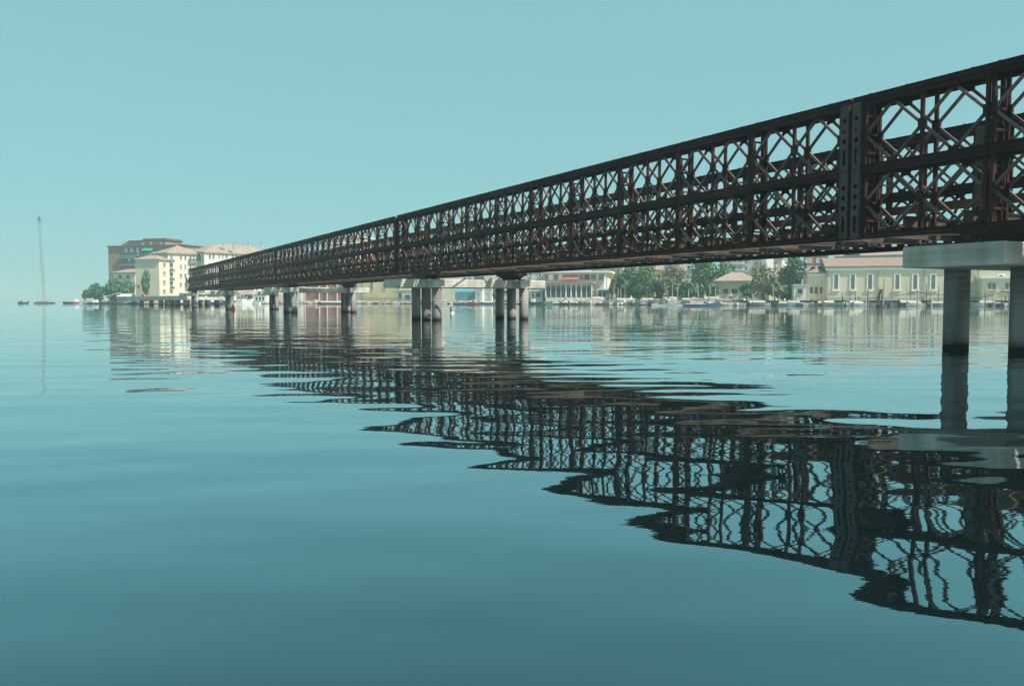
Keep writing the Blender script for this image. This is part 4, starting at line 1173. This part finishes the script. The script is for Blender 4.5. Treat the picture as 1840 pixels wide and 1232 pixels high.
for i, (px, t, b, ln) in enumerate(POLES):
    wname = next(w for lim, w in near_what if px < lim); k = seen.get(wname, 0); seen[wname] = k+1
    lab = f"thin weathered mooring pole {wname}, {ordinal(k)} from left of {cnt[wname]}"
    on_land = b < 545
    pole(lab, px, t, b, ln, 0.15 if px in (1559.5, 1673.5, 1122) else 0.10 if on_land else 0.085, (shore_y(px)+1.2) if on_land else None, WOOD_PALE if on_land or i % 4 == 0 else WOOD_DARK if i % 3 == 1 else WOOD)
p = water_at(1583, 552)
o = empty("tied_piles", "stout tripod of three tied dark timber piles standing in the water", "mooring piles", (p.x, p.y, 0))
zt = zat(519.5, p.y)
for dx, dy in ((-0.55, 0.2), (0.1, -0.5), (0.55, 0.3)):
    mb = MB(); mb.cyl((dx, dy, -0.8), (dx*0.28, dy*0.3, zt), 0.19, 0.15, 10); mb.build("pile", WOOD, o)
mb = MB(); mb.cyl((0, 0, zt-0.65), (0, 0, zt-0.45), 0.36, 0.35, 12); mb.build("binding", WOOD_DARK, o)
mb = MB(); mb.cyl((0, -0.1, -0.3), (0, -0.1, 0.35), 0.85, 0.75, 10); mb.build("fender", WOOD_DARK, o)

a, b_ = P(654, 540, shore_y(654)+1.2), P(738, 540, shore_y(738)+1.2); a.z = b_.z = GZ
R = Rel("quay_fence", "dark railing fence along the shore before the yellow store house", "fence", (a+b_)/2)
d = b_ - a; n_ = 22
for k in range(n_+1):
    q = a + d*(k/n_); mb = MB(); mb.box(q.x-0.06, q.y-0.06, GZ-0.3, q.x+0.06, q.y+0.06, GZ+1.15); R.put(mb, "post", BALC)
for z in (0.25, 0.65, 1.02):
    mb = MB(); mb.beam(a+Vector((0,-0.09,z)), b_+Vector((0,-0.09,z)), 0.05, 0.07); R.put(mb, "rail", BALC)
# ------------------------------------------------------------------ boats
bl = boat("long blue boat with high bow and two seated people by the shore", 1260, 550.3, 6.5, 0.05, 1.3, 0.36, BLUE_HULL, ("rim",), 1.2)
boat("pale low boat lying left of the long blue boat", 1203, 549.9, 6.6, 3.2, 1.5, 0.32, WHITE_HULL)
boat("dark boat with white cabin by the wide pier's right column", 960, 547.6, 3.6, 2.9, 1.3, 0.62, DARK_HULL, ("cabin",))
boat("round dark green boat under the restaurant windows", 986, 547.9, 2.6, 0.9, 1.3, 0.72, GREEN_HULL)
boat("small blue boat in front of the restaurant's left windows", 1006, 547.6, 3.6, 0.3, 1.2, 0.42, BLUE_HULL, ("rim",))
boat("dark boat with white cover before the restaurant's middle", 1020, 547.9, 3.8, 3.0, 1.3, 0.5, DARK_HULL, ("cover",))
boat("long dark boat before the restaurant's right windows", 1042, 548.0, 4.8, 0.15, 1.3, 0.42, DARK_HULL, ("motor",))
boat("white boat hauled out right under the restaurant", 1037, 543, 3.6, 0.2, 1.3, 0.5, WHITE_HULL, (), dz=GZ+0.1, Y=210)
boat("white boat hauled out near the kiosk", 1071, 543, 4.2, 3.3, 1.4, 0.5, WHITE_HULL, ("cover",), dz=GZ+0.1, Y=203)
boat("small dark boat moored below the kiosk", 1082, 548.3, 3.2, 0.2, 1.1, 0.42, DARK_HULL)
boat("white covered boat hauled out left of the blue boat's bow", 1216, 543, 4.4, 0.2, 1.4, 0.5, WHITE_HULL, ("cover",), dz=GZ, Y=shore_y(1216)+2.5)
boat("white boat hauled out behind the blue boat", 1276, 543, 4.0, 3.0, 1.4, 0.5, WHITE_HULL, ("cover",), dz=GZ, Y=shore_y(1276)+2.5)
for i, (px, m_, ex) in enumerate(((1340, OLD_HULL, ()), (1362, GREY_HULL, ("cover",)), (1384, OLD_HULL, ()), (1425, WHITE_HULL, ("cover",)), (1452, OLD_HULL, ()), (1487, GREY_HULL, ("cover",)), (1505, OLD_HULL, ()), (1533, WHITE_HULL, ("cover",)),
                                   (1552, OLD_HULL, ()), (1572, GREY_HULL, ()), (1614, OLD_HULL, ()), (1640, WHITE_HULL, ("cover",)), (1660, OLD_HULL, ()), (1755, GREY_HULL, ()), (1775, OLD_HULL, ("cover",)), (1806, WHITE_HULL, ()))):
    where = "before the bungalow" if px < 1350 else "before the olive tree" if px < 1400 else "before the small shed" if px < 1440 else "before the yellow annex" if px < 1484 else "before the warehouse windows" if px < 1700 else "seen between the tall pier's columns"
    nth = {1340:"alone",1362:"left one",1384:"right one",1425:"the covered one",1452:"uncovered",1487:"first from left",1505:"second from left",1533:"third from left",1552:"fourth from left",1572:"fifth from left",1614:"sixth from left",1640:"seventh from left",1660:"eighth from left",1755:"left one",1775:"middle one",1806:"right one"}[px]
    col_ = 'grey' if m_ is GREY_HULL else 'pale'
    boat(f"small {col_} boat at the quay {where}, {nth}", px, 545, rg.uniform(2.4, 3.3), rg.uniform(-0.3, 0.3) + (3.14 if i % 2 else 0), 1.2, 0.55, m_, ex, dz=0.06, Y=shore_y(px)-1.5-0.7*(i % 2))
for i, (px, m_, ex, w_) in enumerate(((1098, OLD_HULL, (), "below the clipped round trees"), (1118, OLD_HULL, ("cover",), "below the blue green tree, left one"), (1139, WHITE_HULL, (), "below the blue green tree, right one"), (1158, OLD_HULL, ("cover",), "below the yellowish green tree, left one"), (1181, GREY_HULL, (), "below the yellowish green tree, right one"), (1198, OLD_HULL, (), "below the brown half bare tree"), (1241, OLD_HULL, ("cover",), "behind the blue boat's stern"), (1302, OLD_HULL, (), "just right of the blue boat's bow"))):
    boat(f"worn {'grey' if m_ is GREY_HULL else 'pale'} boat hauled out {w_}", px, 545, rg.uniform(3.2, 4.6), rg.uniform(-0.3, 0.3) + (3.14 if i % 2 else 0), 1.4, 0.6, m_, ex, dz=0.55, Y=shore_y(px)+0.6)
OUT = (1351,1373,1395,1410,1438,1466,1478,1496,1518,1543,1593,1604,1627,1650,1676,1688,1790,1822)
for i, px in enumerate(OUT):
    m_, cn = ((DARK_HULL,"dark"),(OLD_HULL,"faded"),(GREEN_HULL,"green"),(GREY_HULL,"grey"),(BLUE_HULL,"blue"),(OLD_HULL,"faded"))[i % 6]
    L_ = rg.uniform(1.8, 2.8)
    boat(f"small {cn} boat between the poles off the right quay, {ordinal(i)} of the outer row", px, 545, L_, rg.uniform(-0.6, 0.6) + (3.14 if i % 3 else 0), 1.1, rg.uniform(0.42, 0.6), m_, (("cover",), (), ("motor",))[i % 3], dz=0.05, Y=shore_y(px)-2.6)
boat("long dark boat with white load under the red store, left one", 588, 546.3, 5.4, 3.1, 1.4, 0.42, DARK_HULL, ("cover",))
boat("long dark boat with white load under the red store, right one", 616, 546.3, 5.0, 0.05, 1.4, 0.42, DARK_HULL, ("cover",))
boat("small red boat left of the third pier's columns", 503, 546.4, 2.6, 0.1, 1.0, 0.4, RED_HULL)
boat("white cabin boat between the third and fourth pier", 452, 546.6, 5.0, 3.0, 1.7, 0.6, WHITE_HULL, ("cabin",))
boat("white cabin boat right of the red buoy", 437, 546.9, 4.4, 0.2, 1.6, 0.55, WHITE_HULL, ("cabin",))
boat("blue boat with white cabin left of the red buoy", 388, 547.0, 5.6, 3.2, 1.7, 0.6, BLUE_HULL, ("cabin",))
boat("dark low boat beside the farthest pier", 336, 547.4, 4.2, 0.1, 1.3, 0.45, DARK_HULL, ("cover",))
boat("blue boat in the row below the turquoise tent", 832, 547.0, 5.0, 0.0, 1.4, 0.45, BLUE_HULL)
boat("red boat in the row below the white boat sheds", 858, 547.1, 4.6, 3.1, 1.4, 0.45, RED_HULL)
boat("dark blue boat right of the red boat by the sheds", 878, 547.2, 3.8, 0.1, 1.3, 0.5, BLUE_HULL, ("cover",))
boat("dark boat with short mast off the tip of the left point", 121.5, 545.6, 3.4, 3.0, 1.2, 0.55, DARK_HULL, ("mast",))
boat("reddish boat with a high load off the left point", 136, 545.6, 4.0, 0.0, 1.5, 0.6, RED_HULL, ("cabin",))
boat("small white boat next to the reddish boat off the left point", 150, 545.7, 2.4, 0.1, 1.0, 0.4, WHITE_HULL)
boat("long dark boat moored along the left point", 174, 546.3, 5.4, 3.1, 1.4, 0.45, DARK_HULL, ("cabin",))
boat("dark low boat moored under the tent roofs of the left point", 205, 546.6, 4.6, 0.0, 1.3, 0.4, DARK_HULL)
mbt = boat("small motor boat under way on the open water at far left", 41, 545.3, 3.2, 3.25, 1.2, 0.45, DARK_HULL, ("motor",), 0.7, name="motor_boat")

SHIRT_R = ("red", (0.30,0.04,0.04)); SHIRT_Y = ("yellow", (0.55,0.42,0.10)); SHIRT_D = ("dark", (0.04,0.04,0.06)); SHIRT_W = ("pale", (0.50,0.48,0.44)); PANTS = ("navy", (0.035,0.045,0.07))
q = water_at(1237, 550.3); person("person in red shirt seated at the stern of the blue boat", (q.x, q.y, 0.1), -1.5, SHIRT_R, PANTS, True)
q = water_at(1266, 550.3); person("person in dark clothes seated amidships in the blue boat", (q.x, q.y, 0.1), 1.6, SHIRT_D, PANTS, True)
Yp = shore_y(1176)+3.4; q = P(1176.5, 540, Yp); person("person in yellow shirt and white hat standing on the shore", (q.x, q.y, GZ), 2.8, SHIRT_Y, PANTS, False, WHITE)
Yp = shore_y(1313)+3.4; q = P(1313, 540, Yp); person("person with a pale hat bending over the stones near the bungalow", (q.x, q.y, GZ), 3.0, SHIRT_W, PANTS, False, WHITE)
q = water_at(38.5, 545.3); person("person in dark clothes seated in the far motor boat", (q.x, q.y, 0.12), 0, SHIRT_D, PANTS, True)

# ------------------------------------------------------------------ left point: mast raft, tents, signs, buoys
p = water_at(80, 545.2)
o = empty("mast_raft", "flat raft carrying a very tall thin guyed lattice mast, hazy at far left", "raft", (p.x, p.y, 0))
k = p.y/F
mb = MB(); mb.prism([(-14*k, -1.6, -0.3), (14*k, -1.6, -0.3), (15*k, -1.6, 0.45), (-15*k, -1.6, 0.45)], (0, 3.2, 0)); mb.build("pontoon", WOOD_DARK, o)
mb = MB(); mb.box(-11*k, -1.2, 0.453, 9*k, 1.2, 0.95); mb.build("deck_load", STONE, o)
zt = zat(396, p.y); hwid = 0.30; tilt = -5.5*k
mb = MB(); nseg = 26
c4 = [(-1,-1),(1,-1),(1,1),(-1,1)]
def mc(i, z): 
    f = z/zt; wv = hwid*(1.6 - 0.6*min(1, f*6)) if f < 1/6 else hwid
    return Vector((c4[i][0]*wv + tilt*f, c4[i][1]*wv, z))
zz = [0.95 + (zt-0.95)*i/nseg for i in range(nseg+1)]
for j in range(nseg):
    for i in range(4):
        mb.beam(mc(i, zz[j]), mc(i, zz[j+1]), 0.05, 0.05)
        mb.beam(mc(i, zz[j]), mc((i+1) % 4, zz[j+1]), 0.03, 0.03)
mb.build("lattice_mast", METALGREY, o)
mb = MB(); mb.box(tilt-0.7, -0.5, zt+0.002, tilt+0.7, 0.5, zt+0.15); mb.box(tilt-0.25, -0.3, zt+0.503, tilt+0.25, 0.3, zt+1.1); mb.build("mast_head", STEEL, o)
for sx in (-1, 1):
    for f in (0.33, 0.62):
        mb = MB(); mb.cyl((sx*13*k, 0, 0.45), (tilt*f, 0, zt*f), 0.02, 0.02, 5); mb.build("guy_wire", METALGREY, o)
p = P(204, 540, 236)
o = empty("sun_shelter", "slanted white canopy on thin posts on the left point", "canopy", (p.x, p.y, GZ-0.2))
mb = MB(); mb.prism([(-1.9, -1.2, 1.3), (1.7, -1.2, 2.4), (1.7, -1.2, 2.5), (-1.9, -1.2, 1.4)], (0, 2.6, 0)); mb.build("canopy", WHITE, o)
for x, z in ((-1.6, 1.4), (1.5, 2.35)):
    for y in (-1.0, 1.2): mb = MB(); mb.cyl((x, y, -0.2), (x, y, z), 0.05, n=6); mb.build("post", WHITE, o)
ft = Fac(211, 234, 233, 233)
R = Rel("long_tent", "low grey blue tent shed beside the slanted white canopy", "tent", ft.at(ft.L/2, GZ, -2))
ze = zat(533, 234); zr = zat(529.5, 236)
mb = MB(); mb.prism([ft.at(0, GZ-0.3, 0), ft.at(0, ze, 0), ft.at(0, zr, -2), ft.at(0, ze, -4), ft.at(0, GZ-0.3, -4)], ft.e*ft.L); R.put(mb, "cover", mat("grey_tarp", (0.16,0.24,0.26), 0.8, var=0.2, scale=0.5))
mb = MB(); mb.prism([ft.at(-0.2, ze, 0.25), ft.at(-0.2, zr+0.13, -2), ft.at(-0.2, zr+0.25, -2), ft.at(-0.2, ze+0.12, 0.25)], ft.e*(ft.L+0.4)); R.put(mb, "roof", OFFWHITE)
p = P(249, 540, 232)
o = empty("red_sign", "square red board on two posts before the beige house", "sign", (p.x, p.y, GZ))
zt = zat(511.5, 232) - GZ; zb = zat(517.5, 232) - GZ
mb = MB(); mb.box(-0.45, -0.05, zb, 0.45, 0.02, zt); mb.build("board", REDPAINT, o)
for x in (-0.3, 0.3): mb = MB(); mb.cyl((x, 0.06, -0.2), (x, 0.06, zb+0.3), 0.04, n=6); mb.build("post", METALGREY, o)
p = P(257, 540, 226)
o = empty("digger", "small orange yellow digger parked under the slim green tree", "excavator", (p.x, p.y, GZ))
OR = mat("digger_orange", (0.42,0.19,0.06), 0.6, var=0.2, scale=2)
for y in (-0.6, 0.45): mb = MB(); mb.prism([(-1.0,y,0.0),(1.0,y,0.0),(1.15,y,0.25),(1.0,y,0.45),(-1.0,y,0.45),(-1.15,y,0.25)], (0,0.3,0)); mb.build("track", DARK_HULL, o)
mb = MB(); mb.box(-1.0,-0.6,0.5,0.7,0.6,0.95); mb.box(-0.2,-0.5,0.952,0.5,0.5,1.75); mb.build("body", OR, o)
mb = MB(); mb.box(-0.1,-0.515,1.15,0.4,-0.503,1.65); mb.build("window", GLASS_DARK, o)
mb = MB(); mb.beam((0.5,0,0.9),(1.6,0,2.0),0.2,0.25); mb.beam((1.6,0,2.0),(2.2,0,0.8),0.16,0.2); mb.build("arm", OR, o)
mb = MB(); mb.prism([(2.0,-0.25,0.75),(2.4,-0.25,0.8),(2.5,-0.25,0.3),(2.1,-0.25,0.2)], (0,0.5,0)); mb.build("bucket", DARK_HULL, o)

p = water_at(419, 556.8); 
o = empty("channel_buoy", "bright red conical buoy floating beside the fourth pier", "buoy", (p.x, p.y, 0))
h = zat(545.5, p.y)
mb = MB(); mb.cyl((0,0,-0.1),(0,0,0.16),0.20,0.26,14); mb.build("float", REDPAINT, o, smooth=False)
mb = MB(); mb.cyl((0,0,0.161),(0,0,h*0.72),0.24,0.10,14); mb.cyl((0,0,h*0.721),(0,0,h),0.07,0.05,8); mb.build("topmark", REDPAINT, o)
p = water_at(811, 562.5)
o = empty("marker_float", "small dark marker stake on a white float near the wide pier", "buoy", (p.x, p.y, 0))
h = zat(549.5, p.y)
mb = MB(); mb.cyl((0.06,0,-0.08),(0.06,0,0.10),0.16,0.13,12); mb.build("float", WHITE, o)
mb = MB(); mb.cyl((-0.03,0,0.05),(-0.05,0,h*0.75),0.07,0.06,8); mb.cyl((-0.05,0,h*0.751),(-0.05,0,h),0.035,0.02,6); mb.build("stake", DARK_HULL, o)
#BG>>

# ------------------------------------------------------------------ haze
hm = bpy.data.materials.new("haze_air"); hm.use_nodes = True
hn, hl = hm.node_tree.nodes, hm.node_tree.links
hn.clear()
ho = hn.new("ShaderNodeOutputMaterial"); pv = hn.new("ShaderNodeVolumePrincipled")
pv.inputs["Color"].default_value = (0.55, 0.80, 0.83, 1)
pv.inputs["Density"].default_value = HAZE_DENSITY
pv.inputs["Anisotropy"].default_value = 0.0
hl.new(pv.outputs[0], ho.inputs["Volume"])
mb = MB(); mb.box(-5400, -350, -2.2, 5400, 9300, 42)
hz = mb.build("haze", hm); hz["kind"] = "stuff"
